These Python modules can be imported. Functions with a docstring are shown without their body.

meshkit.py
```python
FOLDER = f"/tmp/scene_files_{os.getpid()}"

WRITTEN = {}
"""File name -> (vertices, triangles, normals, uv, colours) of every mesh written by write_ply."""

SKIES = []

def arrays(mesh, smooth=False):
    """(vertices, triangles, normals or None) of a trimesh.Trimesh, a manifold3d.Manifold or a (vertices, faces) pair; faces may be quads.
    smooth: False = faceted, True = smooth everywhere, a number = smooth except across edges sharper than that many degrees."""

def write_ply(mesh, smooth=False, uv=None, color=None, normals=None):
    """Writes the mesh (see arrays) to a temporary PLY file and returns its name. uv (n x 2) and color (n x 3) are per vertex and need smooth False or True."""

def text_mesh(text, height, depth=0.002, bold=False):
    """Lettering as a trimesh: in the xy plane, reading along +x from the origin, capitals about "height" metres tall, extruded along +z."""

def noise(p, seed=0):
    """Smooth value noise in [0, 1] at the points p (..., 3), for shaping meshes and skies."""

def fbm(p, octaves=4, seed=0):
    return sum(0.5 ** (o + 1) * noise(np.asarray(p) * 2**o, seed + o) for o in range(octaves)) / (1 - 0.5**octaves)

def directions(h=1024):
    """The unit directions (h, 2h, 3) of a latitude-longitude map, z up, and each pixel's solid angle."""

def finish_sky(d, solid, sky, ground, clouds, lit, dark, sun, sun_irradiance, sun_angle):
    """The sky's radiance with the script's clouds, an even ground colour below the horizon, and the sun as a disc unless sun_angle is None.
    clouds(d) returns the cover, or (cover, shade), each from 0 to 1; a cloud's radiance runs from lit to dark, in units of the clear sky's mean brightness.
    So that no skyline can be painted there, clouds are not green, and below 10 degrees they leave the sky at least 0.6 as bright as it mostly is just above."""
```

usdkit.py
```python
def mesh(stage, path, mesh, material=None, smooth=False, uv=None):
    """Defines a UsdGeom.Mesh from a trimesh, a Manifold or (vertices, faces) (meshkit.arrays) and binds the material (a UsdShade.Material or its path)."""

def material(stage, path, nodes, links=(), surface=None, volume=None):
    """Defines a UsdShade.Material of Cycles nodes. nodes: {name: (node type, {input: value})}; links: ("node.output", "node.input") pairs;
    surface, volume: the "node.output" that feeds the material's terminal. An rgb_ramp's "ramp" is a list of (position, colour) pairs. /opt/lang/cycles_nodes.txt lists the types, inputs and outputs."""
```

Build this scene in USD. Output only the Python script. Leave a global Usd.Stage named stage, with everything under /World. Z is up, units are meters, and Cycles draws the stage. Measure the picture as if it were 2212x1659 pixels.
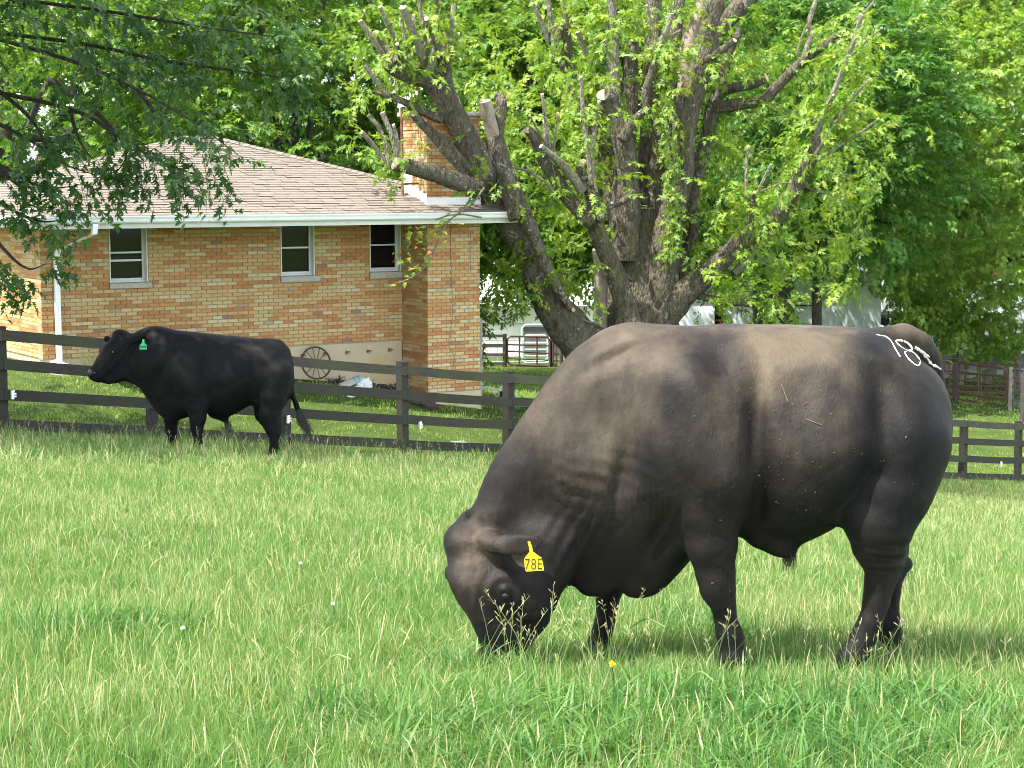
import math, random
import numpy as np, trimesh, usdkit, meshkit
from scipy.interpolate import RBFInterpolator
from scipy.ndimage import gaussian_filter
from pxr import Usd, UsdGeom, UsdLux, UsdShade, Gf, Sdf, Vt

# ---------------------------------------------------------------- camera, sky, sun, exposure
EXPOSURE = 1.8
SUN_EL, SUN_XY = math.radians(61), (-0.84, -0.543)
SUN_INT, SKY_STR = 1.0, 0.15
CZ = 1.8                                   # camera height, metres
F, CX, CY = 3900.0, 1106.0, 829.5          # focal length and centre, in units of a 2212-wide picture
HZ = 395.0                                 # horizon row
PITCH = math.atan((CY - HZ) / F)

stage = Usd.Stage.CreateInMemory()
UsdGeom.SetStageUpAxis(stage, 'Z'); UsdGeom.SetStageMetersPerUnit(stage, 1.0)
UsdGeom.Xform.Define(stage, '/World'); UsdGeom.Scope.Define(stage, '/World/Looks')
cam = UsdGeom.Camera.Define(stage, '/World/camera')
cam.CreateFocalLengthAttr(50.0); cam.CreateHorizontalApertureAttr(50.0 * 2212 / F)
cam.CreateVerticalApertureAttr(50.0 * 1659 / F)
cam.CreateClippingRangeAttr((0.1, 3000.0)); cam.CreateExposureAttr(EXPOSURE)
cam.AddTranslateOp().Set((0, 0, CZ)); cam.AddRotateXOp().Set(90 - math.degrees(PITCH))

def unit(v):
    v = np.asarray(v, float); return v / np.linalg.norm(v)
sx, sy = unit(SUN_XY)
SUN = np.array([math.cos(SUN_EL) * sx, math.cos(SUN_EL) * sy, math.sin(SUN_EL)])
sky = UsdLux.DomeLight.Define(stage, '/World/sky')
sky.GetPrim().SetCustomDataByKey('kind', 'structure')
skym = usdkit.material(stage, '/World/Looks/sky_look', {
    's': ('sky_texture', {'sky_type': 'single_scattering', 'sun_disc': False, 'sun_elevation': SUN_EL, 'sun_rotation': math.atan2(SUN[0], SUN[1]), 'aerosol_density': 2.0}),
    'g': ('hsv', {'saturation': 0.5, 'value': 1.15}),
    'b': ('background_shader', {'strength': SKY_STR})}, [('s.color', 'g.color'), ('g.color', 'b.color')], surface='b.background')
UsdShade.MaterialBindingAPI.Apply(sky.GetPrim()).Bind(skym)
sun = UsdLux.DistantLight.Define(stage, '/World/sun')
sun.CreateIntensityAttr(SUN_INT); sun.CreateAngleAttr(0.53); sun.CreateNormalizeAttr(True); sun.CreateColorAttr((1.0, 0.955, 0.87))
zx = SUN; xx = unit(np.cross([0, 0, 1], zx)); yx = np.cross(zx, xx)
sun.AddTransformOp().Set(Gf.Matrix4d(*[float(c) for r in ([*xx, 0], [*yx, 0], [*zx, 0], [0, 0, 60, 1]) for c in r]))

# ---------------------------------------------------------------- helpers
def pt(x, y, Y):
    """the point seen at picture position (x, y) (2212-wide units) at distance Y in front of the camera"""
    x, y, Y = np.broadcast_arrays(np.asarray(x, float), np.asarray(y, float), np.asarray(Y, float))
    dx, dz = (x - CX) / F, -(y - CY) / F
    fy = math.cos(PITCH) + dz * math.sin(PITCH); fz = -math.sin(PITCH) + dz * math.cos(PITCH)
    t = Y / fy
    return np.stack([dx * t, Y, CZ + fz * t], -1)
def proj(p):
    p = np.asarray(p, float); x, y, z = p[..., 0], p[..., 1], p[..., 2] - CZ
    fw = y * math.cos(PITCH) - z * math.sin(PITCH); up = y * math.sin(PITCH) + z * math.cos(PITCH)
    return CX + F * x / fw, CY - F * up / fw

USED = {}
def numbered(parent, name):
    k = (parent, name); n = USED.get(k, 0); USED[k] = n + 1
    return name if n == 0 else f'{name}_{n:03d}'
LOC = {}
def tag(prim, label=None, cat=None, group=None, kind=None):
    p = prim.GetPrim() if hasattr(prim, 'GetPrim') else prim
    for k, v in (('label', label), ('category', cat), ('group', group), ('kind', kind)):
        if v: p.SetCustomDataByKey(k, v)
    return p
def thing(name, label, cat, loc=(0, 0, 0), group=None, kind=None):
    n = numbered('/World', name); path = '/World/' + n
    x = UsdGeom.Xform.Define(stage, path); x.AddTranslateOp().Set(tuple(float(c) for c in loc)); LOC[path] = np.array(loc, float)
    tag(x, label, cat, group, kind)
    return path
def primvar(m, name, val, width=1):
    val = np.asarray(val, np.float32)
    api = UsdGeom.PrimvarsAPI(m)
    if val.ndim == 1: api.CreatePrimvar(name, Sdf.ValueTypeNames.FloatArray, 'vertex').Set(Vt.FloatArray.FromNumpy(val))
    else: api.CreatePrimvar(name, Sdf.ValueTypeNames.Float3Array, 'vertex').Set(Vt.Vec3fArray.FromNumpy(val))
def obj(name, mesh, mat, parent='/World', smooth=False, tone=None, kind=None, label=None):
    """one Mesh prim; mesh in world coordinates; tone: a per-vertex value or colour (needs smooth True or False)"""
    path = parent + '/' + numbered(parent, name)
    if isinstance(mesh, MB): mesh, tone = mesh.get()
    v, f = (mesh.vertices, mesh.faces) if hasattr(mesh, 'faces') else mesh
    top = '/'.join(path.split('/')[:3]); v = np.asarray(v, float) - LOC.get(top, 0)
    m = usdkit.mesh(stage, path, (v, f), mat, smooth)
    if tone is not None: primvar(m, 'tone', tone)
    if kind or label: tag(m, label, None, None, kind)
    return path

class MB:
    """collects pieces into one mesh, each with a tone"""
    def __init__(s): s.v, s.f, s.t, s.n = [], [], [], 0
    def add(s, v, f, tone=0.5):
        v, f = np.asarray(v, float), np.asarray(f, int)
        if f.shape[1] == 4: f = np.vstack([f[:, [0, 1, 2]], f[:, [0, 2, 3]]])
        s.v.append(v); s.f.append(f + s.n); s.n += len(v)
        s.t.append(np.broadcast_to(np.asarray(tone, float), (len(v),) + np.shape(tone)) if np.ndim(tone) < 1 or len(np.atleast_1d(tone)) != len(v) else np.asarray(tone, float))
        return s
    def tm(s, m, tone=0.5): return s.add(m.vertices, m.faces, tone)
    def get(s): return (np.vstack(s.v), np.vstack(s.f)), np.concatenate(s.t)

BOXF = np.array([[0, 3, 2, 1], [4, 5, 6, 7], [0, 1, 5, 4], [1, 2, 6, 5], [2, 3, 7, 6], [3, 0, 4, 7]])
def box(o, ax, ay, az, c=0.0):
    """a box from corner o along three edge vectors; c chamfers the edges round the -ay face"""
    o, ax, ay, az = (np.asarray(q, float) for q in (o, ax, ay, az))
    if not c:
        v = np.array([o, o + ax, o + ax + ay, o + ay]); return np.vstack([v, v + az]), BOXF
    ux, uz, uy = unit(ax) * c, unit(az) * c, unit(ay) * c
    fr = [o + ux + uz, o + ax - ux + uz, o + ax - ux + az - uz, o + ux + az - uz]
    md = [o + uy, o + ax + uy, o + ax + az + uy, o + az + uy]
    bk = [o + ay, o + ax + ay, o + ax + ay + az, o + az + ay]
    q = [[0, 1, 2, 3]] + [[4 + i, 4 + (i + 1) % 4, (i + 1) % 4, i] for i in range(4)] + [[8 + i, 8 + (i + 1) % 4, 4 + (i + 1) % 4, 4 + i] for i in range(4)]
    return np.array(fr + md + bk), np.array(q)
def cbox(c, ex, ey, ez):
    ex, ey, ez = np.asarray(ex, float), np.asarray(ey, float), np.asarray(ez, float)
    return box(np.asarray(c, float) - (ex + ey + ez) / 2, ex, ey, ez)
def spline(p, n):
    p = np.asarray(p, float)
    if len(p) < 3 or n <= len(p): return p if len(p) >= n else np.array([p[0] + (p[-1] - p[0]) * t for t in np.linspace(0, 1, n)])
    q = np.vstack([2 * p[0] - p[1], p, 2 * p[-1] - p[-2]]); out = []
    for s in np.linspace(0, len(p) - 1 - 1e-9, n):
        i = int(s); t = s - i; a, b, c, d = q[i:i + 4]
        out.append(0.5 * (2 * b + (c - a) * t + (2 * a - 5 * b + 4 * c - d) * t * t + (3 * b - a - 3 * c + d) * t ** 3))
    return np.array(out)
def tube(p, r, k=8, cap=True, rough=0.0, seed=0, freq=3.0):
    p = np.asarray(p, float); n = len(p); r = np.broadcast_to(np.asarray(r, float), (n,))
    t = np.gradient(p, axis=0); t /= np.maximum(np.linalg.norm(t, axis=1, keepdims=True), 1e-9)
    a = np.cross(t[0], [0.3, 0.9, 0.31]); a /= np.linalg.norm(a); rings = []
    ang = np.arange(k) / k * 2 * np.pi
    for i in range(n):
        a = a - t[i] * (a @ t[i]); a /= np.linalg.norm(a); b = np.cross(t[i], a)
        rings.append(p[i] + r[i] * (np.cos(ang)[:, None] * a + np.sin(ang)[:, None] * b))
    v = np.vstack(rings)
    if rough:
        c = np.repeat(p, k, 0); d = v - c
        q = np.concatenate([v * np.array([freq, freq, freq * 0.35])], 1)
        v = c + d * (1 + rough * (2 * meshkit.fbm(q, 3, seed) - 1))[:, None]
    i, j = np.meshgrid(np.arange(n - 1), np.arange(k), indexing='ij'); i, j = i.ravel(), j.ravel(); jn = (j + 1) % k
    f = np.stack([i * k + j, i * k + jn, (i + 1) * k + jn, (i + 1) * k + j], 1)
    f = np.vstack([f[:, [0, 1, 2]], f[:, [0, 2, 3]]])
    if cap:
        e = []
        for base, c, flip in ((0, p[0], 1), ((n - 1) * k, p[-1], 0)):
            v = np.vstack([v, c]); ci = len(v) - 1
            for j in range(k):
                e.append([ci, base + (j + 1) % k, base + j] if flip else [ci, base + j, base + (j + 1) % k])
        f = np.vstack([f, e])
    return v, f
def instancer(path, protos, pos, quats, scales, idx, kind='stuff'):
    """protos: list of (mesh, tone, material); quats (n,4) as w,x,y,z"""
    pi = UsdGeom.PointInstancer.Define(stage, path); rel = pi.CreatePrototypesRel()
    for i, (m, tone, mat) in enumerate(protos):
        q = usdkit.mesh(stage, f'{path}/{numbered(path, "tuft" if "grass" in path else "spray")}', m, mat)
        if tone is not None: primvar(q, 'tone', tone)
        rel.AddTarget(q.GetPath())
    top = '/'.join(path.split('/')[:3])
    pi.CreatePositionsAttr(Vt.Vec3fArray.FromNumpy((np.asarray(pos, float) - LOC.get(top, 0)).astype(np.float32)))
    pi.CreateOrientationsAttr(Vt.QuathArray([Gf.Quath(*[float(c) for c in q]) for q in quats]))
    s = np.asarray(scales, float); s = np.repeat(s[:, None], 3, 1) if s.ndim == 1 else s
    pi.CreateScalesAttr(Vt.Vec3fArray.FromNumpy(s.astype(np.float32)))
    pi.CreateProtoIndicesAttr(Vt.IntArray.FromNumpy(np.asarray(idx, np.int32)))
    tag(pi, None, None, None, kind)
    return pi
def frame_quat(x, y, z):
    """quaternions (w,x,y,z) of the frames with the given axes (n,3)"""
    from scipy.spatial.transform import Rotation as R
    q = R.from_matrix(np.stack([x, y, z], -1)).as_quat()
    return q[:, [3, 0, 1, 2]]
def yaw_quat(a, tilt=None):
    a = np.asarray(a); return np.stack([np.cos(a / 2), 0 * a, 0 * a, np.sin(a / 2)], 1)

# ---------------------------------------------------------------- materials
MATS = {}
def M(name, nodes, links, surface='p.BSDF'):
    MATS[name] = usdkit.material(stage, '/World/Looks/' + name, nodes, links, surface=surface); return MATS[name]
def plain(name, col, rough=0.7, var=0.25, scale=6.0, bump=0.0, bscale=40.0, metal=0.0, spec=0.5, detail=4.0, stain=None, obj_rand=0.0):
    """a colour broken by two noises, with fine relief"""
    c = np.array(col, float)
    n = {'g': ('geometry', {}), 'n': ('noise_texture', {'scale': scale, 'detail': detail, 'roughness': 0.65}),
         'r': ('rgb_ramp', {'ramp': [(0.25, tuple(c * (1 - var))), (0.75, tuple(np.minimum(c * (1 + var), 1)))]}),
         'p': ('principled_bsdf', {'roughness': rough, 'metallic': metal, 'specular_ior_level': spec})}
    l = [('g.position', 'n.vector'), ('n.fac', 'r.fac')]; out = 'r.color'
    if stain:
        n |= {'sn': ('noise_texture', {'scale': stain[1], 'detail': 5.0, 'roughness': 0.7}), 'sr': ('rgb_ramp', {'ramp': [(stain[2], (0, 0, 0)), (min(stain[2] + 0.15, 1), (1, 1, 1))]}),
              'sm': ('mix', {'color2': stain[0]})}
        l += [('g.position', 'sn.vector'), ('sn.fac', 'sr.fac'), (out, 'sm.color1'), ('sr.color', 'sm.fac')]; out = 'sm.color'
    if bump:
        n |= {'bn': ('noise_texture', {'scale': bscale, 'detail': 4.0, 'roughness': 0.6}), 'b': ('bump', {'strength': bump, 'distance': 0.01})}
        l += [('g.position', 'bn.vector'), ('bn.fac', 'b.height'), ('b.normal', 'p.normal')]
    return M(name, n, l + [(out, 'p.base_color')])
def tinted(name, ramp, rough=0.8, var=0.3, scale=30.0, bump=0.3, bscale=120.0):
    """colour by the mesh's tone, broken by noise"""
    n = {'g': ('geometry', {}), 'a': ('attribute', {'attribute': 'tone'}), 'r': ('rgb_ramp', {'ramp': ramp}),
         'n': ('noise_texture', {'scale': scale, 'detail': 4.0, 'roughness': 0.65}), 'mr': ('map_range', {'from_min': 0.3, 'from_max': 0.7, 'to_min': 1 - var, 'to_max': 1 + var}),
         'm': ('mix', {'mix_type': 'multiply', 'fac': 1.0}), 'bn': ('noise_texture', {'scale': bscale, 'detail': 3.0}), 'b': ('bump', {'strength': bump, 'distance': 0.004}),
         'p': ('principled_bsdf', {'roughness': rough, 'specular_ior_level': 0.3})}
    return M(name, n, [('a.fac', 'r.fac'), ('g.position', 'n.vector'), ('n.fac', 'mr.value'), ('r.color', 'm.color1'), ('mr.result', 'm.color2'), ('m.color', 'p.base_color'),
                       ('g.position', 'bn.vector'), ('bn.fac', 'b.height'), ('b.normal', 'p.normal')])
def leafy(name, ramp, trans, rough=0.45, tfac=0.45, rand=0.35, spec=0.35, patch=0.0):
    """leaves and blades: tone gives the leaf's own colour, some light comes through; every copy varies a little"""
    n = {'a': ('attribute', {'attribute': 'tone'}), 'o': ('object_info', {}), 'ad': ('math', {'math_type': 'multiply_add', 'value2': rand}),
         'r': ('rgb_ramp', {'ramp': ramp}), 'p': ('principled_bsdf', {'roughness': rough, 'specular_ior_level': spec}),
         't': ('translucent_bsdf', {}), 'tm': ('mix', {'mix_type': 'multiply', 'fac': 1.0, 'color2': trans}), 'm': ('mix_closure', {'fac': tfac})}
    l = [('o.random', 'ad.value1'), ('a.fac', 'ad.value3'), ('r.color', 'p.base_color'), ('r.color', 'tm.color1'), ('tm.color', 't.color'), ('p.BSDF', 'm.closure1'), ('t.BSDF', 'm.closure2')]
    if patch:
        n |= {'ol': ('object_info', {}), 'pn': ('noise_texture', {'scale': 0.55, 'detail': 3.0}), 'pm': ('math', {'math_type': 'multiply_add', 'value2': patch, 'value3': -patch * 0.5}), 'pa': ('math', {'math_type': 'add'})}
        l += [('ol.location', 'pn.vector'), ('pn.fac', 'pm.value1'), ('ad.value', 'pa.value1'), ('pm.value', 'pa.value2'), ('pa.value', 'r.fac')]
    else: l += [('ad.value', 'r.fac')]
    return M(name, n, l, 'm.closure')
# ---------------------------------------------------------------- looks
leafy('grass_look', [(0, (0.035, 0.115, 0.036)), (0.3, (0.075, 0.18, 0.036)), (0.58, (0.120, 0.225, 0.050)), (0.76, (0.20, 0.27, 0.09)), (0.85, (0.40, 0.41, 0.20)), (1, (0.52, 0.48, 0.28))], (1.0, 1.0, 0.55), rough=0.5, tfac=0.42, rand=0.18, patch=0.55)
leafy('lawn_look', [(0, (0.085, 0.185, 0.03)), (0.5, (0.165, 0.285, 0.05)), (1, (0.30, 0.37, 0.10))], (1.0, 1.0, 0.5), rough=0.55, tfac=0.4, rand=0.25, patch=0.4)
leafy('seed_look', [(0, (0.16, 0.26, 0.08)), (0.5, (0.33, 0.36, 0.15)), (1, (0.5, 0.46, 0.25))], (1.0, 0.95, 0.6), rough=0.6, tfac=0.3, rand=0.2)
leafy('maple_dark_leaf', [(0, (0.022, 0.062, 0.017)), (0.5, (0.042, 0.10, 0.022)), (1, (0.10, 0.19, 0.035))], (0.8, 1.0, 0.35), rough=0.42, tfac=0.34, rand=0.4)
leafy('maple_bright_leaf', [(0, (0.065, 0.16, 0.024)), (0.5, (0.135, 0.255, 0.036)), (1, (0.25, 0.345, 0.065))], (1.0, 1.0, 0.4), rough=0.4, tfac=0.5, rand=0.45)
leafy('maple_young_leaf', [(0, (0.09, 0.19, 0.024)), (0.5, (0.18, 0.29, 0.035)), (0.86, (0.29, 0.36, 0.05)), (0.95, (0.32, 0.26, 0.04)), (1, (0.42, 0.17, 0.06))], (1.0, 1.0, 0.4), rough=0.45, tfac=0.45, rand=0.42)
leafy('maple_mid_leaf', [(0, (0.04, 0.115, 0.022)), (0.5, (0.078, 0.185, 0.03)), (1, (0.14, 0.25, 0.042))], (0.95, 1.0, 0.4), rough=0.4, tfac=0.45, rand=0.45)
leafy('maple_light_leaf', [(0, (0.11, 0.23, 0.036)), (0.5, (0.21, 0.34, 0.055)), (1, (0.36, 0.45, 0.10))], (1.0, 1.0, 0.45), rough=0.36, tfac=0.5, rand=0.45)
def bark(name, c1, c2, moss, lichen):
    n = {'g': ('geometry', {}), 'mp': ('mapping', {'scale': (1, 1, 0.28)}), 'n': ('noise_texture', {'scale': 16.0, 'detail': 6.0, 'roughness': 0.7}),
         'r': ('rgb_ramp', {'ramp': [(0.3, c1), (0.62, c2)]}), 'mn': ('noise_texture', {'scale': 1.9, 'detail': 5.0, 'roughness': 0.65}), 'mr': ('rgb_ramp', {'ramp': [(0.55, (0, 0, 0)), (0.68, (0.8,) * 3)]}), 'mm': ('mix', {'color2': moss}),
         'ln': ('noise_texture', {'scale': 5.5, 'detail': 3.0, 'roughness': 0.75, 'distortion': 0.6}), 'lr': ('rgb_ramp', {'ramp': [(0.62, (0, 0, 0)), (0.66, (0.8,) * 3)]}), 'lm': ('mix', {'color2': lichen}),
         'vn': ('voronoi_texture', {'scale': 22.0, 'feature': 'distance_to_edge'}), 'ad': ('math', {'math_type': 'add'}), 'b': ('bump', {'strength': 1.0, 'distance': 0.07}), 'p': ('principled_bsdf', {'roughness': 0.9, 'specular_ior_level': 0.15})}
    M(name, n, [('g.position', 'mp.vector'), ('mp.vector', 'n.vector'), ('n.fac', 'r.fac'), ('r.color', 'mm.color1'), ('g.position', 'mn.vector'), ('mn.fac', 'mr.fac'), ('mr.color', 'mm.fac'),
                ('mm.color', 'lm.color1'), ('g.position', 'ln.vector'), ('ln.fac', 'lr.fac'), ('lr.color', 'lm.fac'), ('lm.color', 'p.base_color'),
                ('mp.vector', 'vn.vector'), ('vn.distance', 'ad.value1'), ('n.fac', 'ad.value2'), ('ad.value', 'b.height'), ('b.normal', 'p.normal')])
bark('bark_look', (0.030, 0.025, 0.018), (0.15, 0.132, 0.096), (0.13, 0.135, 0.036), (0.32, 0.34, 0.29))
bark('shoot_look', (0.13, 0.12, 0.085), (0.24, 0.225, 0.165), (0.19, 0.19, 0.09), (0.32, 0.33, 0.28))
bark('dark_bark_look', (0.028, 0.024, 0.02), (0.075, 0.066, 0.055), (0.06, 0.065, 0.03), (0.13, 0.13, 0.11))
plain('cut_wood', (0.62, 0.46, 0.28), 0.8, 0.2, 30)
plain('dead_wood', (0.22, 0.18, 0.135), 0.85, 0.35, 14, 0.6, 40)
plain('soil_look', (0.035, 0.035, 0.018), 0.95, 0.4, 8)
plain('mulch_look', (0.05, 0.042, 0.036), 0.95, 0.6, 25, 0.8, 60)
plain('gravel_look', (0.40, 0.36, 0.30), 0.95, 0.2, 3.0, 0.6, 90)
BR = [(0.0, (0.31, 0.135, 0.05)), (0.2, (0.36, 0.175, 0.066)), (0.4, (0.40, 0.225, 0.09)), (0.58, (0.40, 0.262, 0.115)), (0.75, (0.405, 0.305, 0.15)), (0.9, (0.44, 0.36, 0.21)), (0.96, (0.2, 0.13, 0.085)), (1, (0.24, 0.155, 0.1))]
tinted('brick_look', BR, 0.85, 0.16, 45, 0.4, 90)
plain('mortar_look', (0.29, 0.215, 0.12), 0.95, 0.2, 20)
tinted('shingle_look', [(0, (0.045, 0.036, 0.03)), (0.08, (0.05, 0.04, 0.033)), (0.12, (0.115, 0.094, 0.076)), (0.4, (0.155, 0.129, 0.105)), (0.75, (0.175, 0.148, 0.121)), (1, (0.205, 0.176, 0.147))], 0.95, 0.16, 60, 0.5, 300)  # lowest stops: painted shadow line on the tab butts
plain('underlay_look', (0.06, 0.05, 0.045), 0.95)
plain('gutter_look', (0.70, 0.71, 0.69), 0.45, 0.05, 3, stain=((0.30, 0.31, 0.24), 1.6, 0.6))
plain('fascia_look', (0.56, 0.56, 0.50), 0.6, 0.08, 5, stain=((0.32, 0.33, 0.25), 2.0, 0.58))
plain('downpipe_look', (0.78, 0.78, 0.78), 0.4, 0.04, 4)
plain('aluminium_look', (0.52, 0.54, 0.56), 0.42, 0.06, 6)
plain('frame_look', (0.55, 0.56, 0.53), 0.6, 0.1, 8)
plain('sill_look', (0.34, 0.31, 0.26), 0.9, 0.2, 12, 0.3)
plain('room_look', (0.012, 0.012, 0.013), 0.9, 0.3, 2.0)
plain('blind_look', (0.10, 0.10, 0.10), 0.7, 0.2, 3)
M('pane_look', {'t': ('transparent_bsdf', {'color': (0.5, 0.52, 0.52)}), 'gl': ('glossy_bsdf', {'roughness': 0.03, 'color': (0.9, 0.9, 0.9)}), 'f': ('fresnel', {'IOR': 1.5}), 'm': ('mix_closure', {})},
  [('f.fac', 'm.fac'), ('t.BSDF', 'm.closure1'), ('gl.BSDF', 'm.closure2')], 'm.closure')
plain('foundation_look', (0.38, 0.32, 0.205), 0.9, 0.08, 3, 0.2, 30, stain=((0.40, 0.29, 0.13), 1.3, 0.55))
plain('rust_look', (0.20, 0.085, 0.05), 0.85, 0.45, 14, 0.3)
plain('wheel_look', (0.075, 0.042, 0.03), 0.85, 0.4, 14, 0.3)
plain('flashing_look', (0.74, 0.74, 0.74), 0.5, 0.06, 5)
def timber(name, c1, c2, green):
    n = {'g': ('geometry', {}), 'mp': ('mapping', {'scale': (1.2, 1.2, 9)}), 'n': ('noise_texture', {'scale': 5.0, 'detail': 6.0, 'roughness': 0.7}), 'r': ('rgb_ramp', {'ramp': [(0.32, c1), (0.68, c2)]}),
         'a': ('attribute', {'attribute': 'tone'}), 'gn': ('noise_texture', {'scale': 2.2, 'detail': 5.0}), 'gr': ('rgb_ramp', {'ramp': [(0.45, (0, 0, 0)), (0.62, (0.7,) * 3)]}), 'gm': ('mix', {'color2': green}),
         'tm': ('mix', {'mix_type': 'multiply', 'fac': 1.0}), 'b': ('bump', {'strength': 0.5, 'distance': 0.01}), 'p': ('principled_bsdf', {'roughness': 0.75, 'specular_ior_level': 0.35})}
    M(name, n, [('g.position', 'mp.vector'), ('mp.vector', 'n.vector'), ('n.fac', 'r.fac'), ('r.color', 'gm.color1'), ('g.position', 'gn.vector'), ('gn.fac', 'gr.fac'), ('gr.color', 'gm.fac'),
                ('gm.color', 'tm.color1'), ('a.fac', 'tm.color2'), ('tm.color', 'p.base_color'), ('n.fac', 'b.height'), ('b.normal', 'p.normal')])
timber('board_look', (0.009, 0.008, 0.006), (0.028, 0.023, 0.016), (0.021, 0.025, 0.008))
timber('post_look', (0.009, 0.0078, 0.006), (0.025, 0.021, 0.016), (0.016, 0.017, 0.008))
plain('grey_post_look', (0.24, 0.205, 0.17), 0.9, 0.3, 10, 0.4)
plain('insulator_look', (0.75, 0.75, 0.76), 0.4, 0.03, 4)
plain('dark_post_look', (0.045, 0.036, 0.032), 0.8, 0.4, 9, 0.3)
plain('pipe_look', (0.075, 0.035, 0.028), 0.6, 0.45, 9, 0.2)
plain('rusty_pipe_look', (0.15, 0.085, 0.062), 0.65, 0.4, 9, 0.2)
plain('blue_pipe_look', (0.055, 0.07, 0.09), 0.5, 0.3, 9)
plain('teal_look', (0.36, 0.52, 0.47), 0.5, 0.15, 6)
plain('barn_white', (0.80, 0.80, 0.80), 0.5, 0.03, 2)
plain('barn_roof_look', (0.80, 0.80, 0.79), 0.4, 0.04, 1.2)
plain('barn_blue_white', (0.74, 0.79, 0.88), 0.5, 0.04, 2, stain=((0.5, 0.5, 0.5), 0.8, 0.66))
plain('barn_door_look', (0.085, 0.085, 0.092), 0.7, 0.2, 6)
plain('barn_trim_look', (0.45, 0.46, 0.48), 0.6, 0.1, 4)
plain('opening_look', (0.03, 0.022, 0.02), 0.9, 0.3, 4)
plain('plank_look', (0.26, 0.15, 0.08), 0.85, 0.3, 8)
plain('galvanised_look', (0.30, 0.34, 0.38), 0.5, 0.15, 3, stain=((0.2, 0.22, 0.24), 3.0, 0.55))
plain('red_look', (0.35, 0.03, 0.03), 0.5, 0.15, 4)
plain('sack_look', (0.72, 0.72, 0.72), 0.6, 0.1, 10, 0.8, 14)
plain('grey_tube_look', (0.36, 0.34, 0.30), 0.7, 0.15, 8)
plain('blue_band_look', (0.10, 0.30, 0.45), 0.6, 0.15, 8)
plain('plastic_white', (0.7, 0.7, 0.68), 0.4, 0.06, 6)
plain('plank_grey_look', (0.38, 0.42, 0.47), 0.6, 0.1, 6)
plain('tag_yellow', (0.85, 0.58, 0.015), 0.38, 0.06, 30)
plain('tag_green', (0.02, 0.40, 0.16), 0.4, 0.05, 30)
plain('ink_look', (0.03, 0.025, 0.015), 0.6, 0.1)
plain('petal_yellow', (0.85, 0.55, 0.01), 0.6, 0.1)
plain('petal_white', (0.75, 0.72, 0.66), 0.7, 0.1)
M('bottle_look', {'p': ('principled_bsdf', {'roughness': 0.1, 'transmission_weight': 0.8, 'base_color': (0.75, 0.88, 0.92), 'ior': 1.4})}, [])

# ---------------------------------------------------------------- terrain
ANC = [(1106, 1659, 5.86), (0, 1659, 5.9), (2212, 1659, 5.82), (1300, 1438, 8.1), (1600, 1438, 8.1), (1900, 1439, 8.1), (400, 1436, 8.1), (-600, 1432, 8.1), (2600, 1442, 8.1),
       (300, 966, 22.9), (430, 975, 22.9), (590, 986, 22.9), (0, 943, 25.0), (318, 957, 26.68), (618, 976, 28.35), (877, 987, 30.0), (1105, 998, 31.7), (1500, 1020, 35.3), (1800, 1033, 38.4), (2135, 1047, 42.3), (2212, 1050, 43.3), (93, 787, 30.7), (640, 814, 33.2), (870, 835, 34.5), (1047, 856, 35.6),
       (2060, 873, 56.0), (2210, 890, 53.0), (1090, 793, 68.5), (1210, 795, 68.5), (1385, 930, 37.5), (1700, 960, 45.0), (2500, 1050, 46.0), (-500, 900, 25.0)]
A = np.array([pt(*a) for a in ANC])
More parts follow.
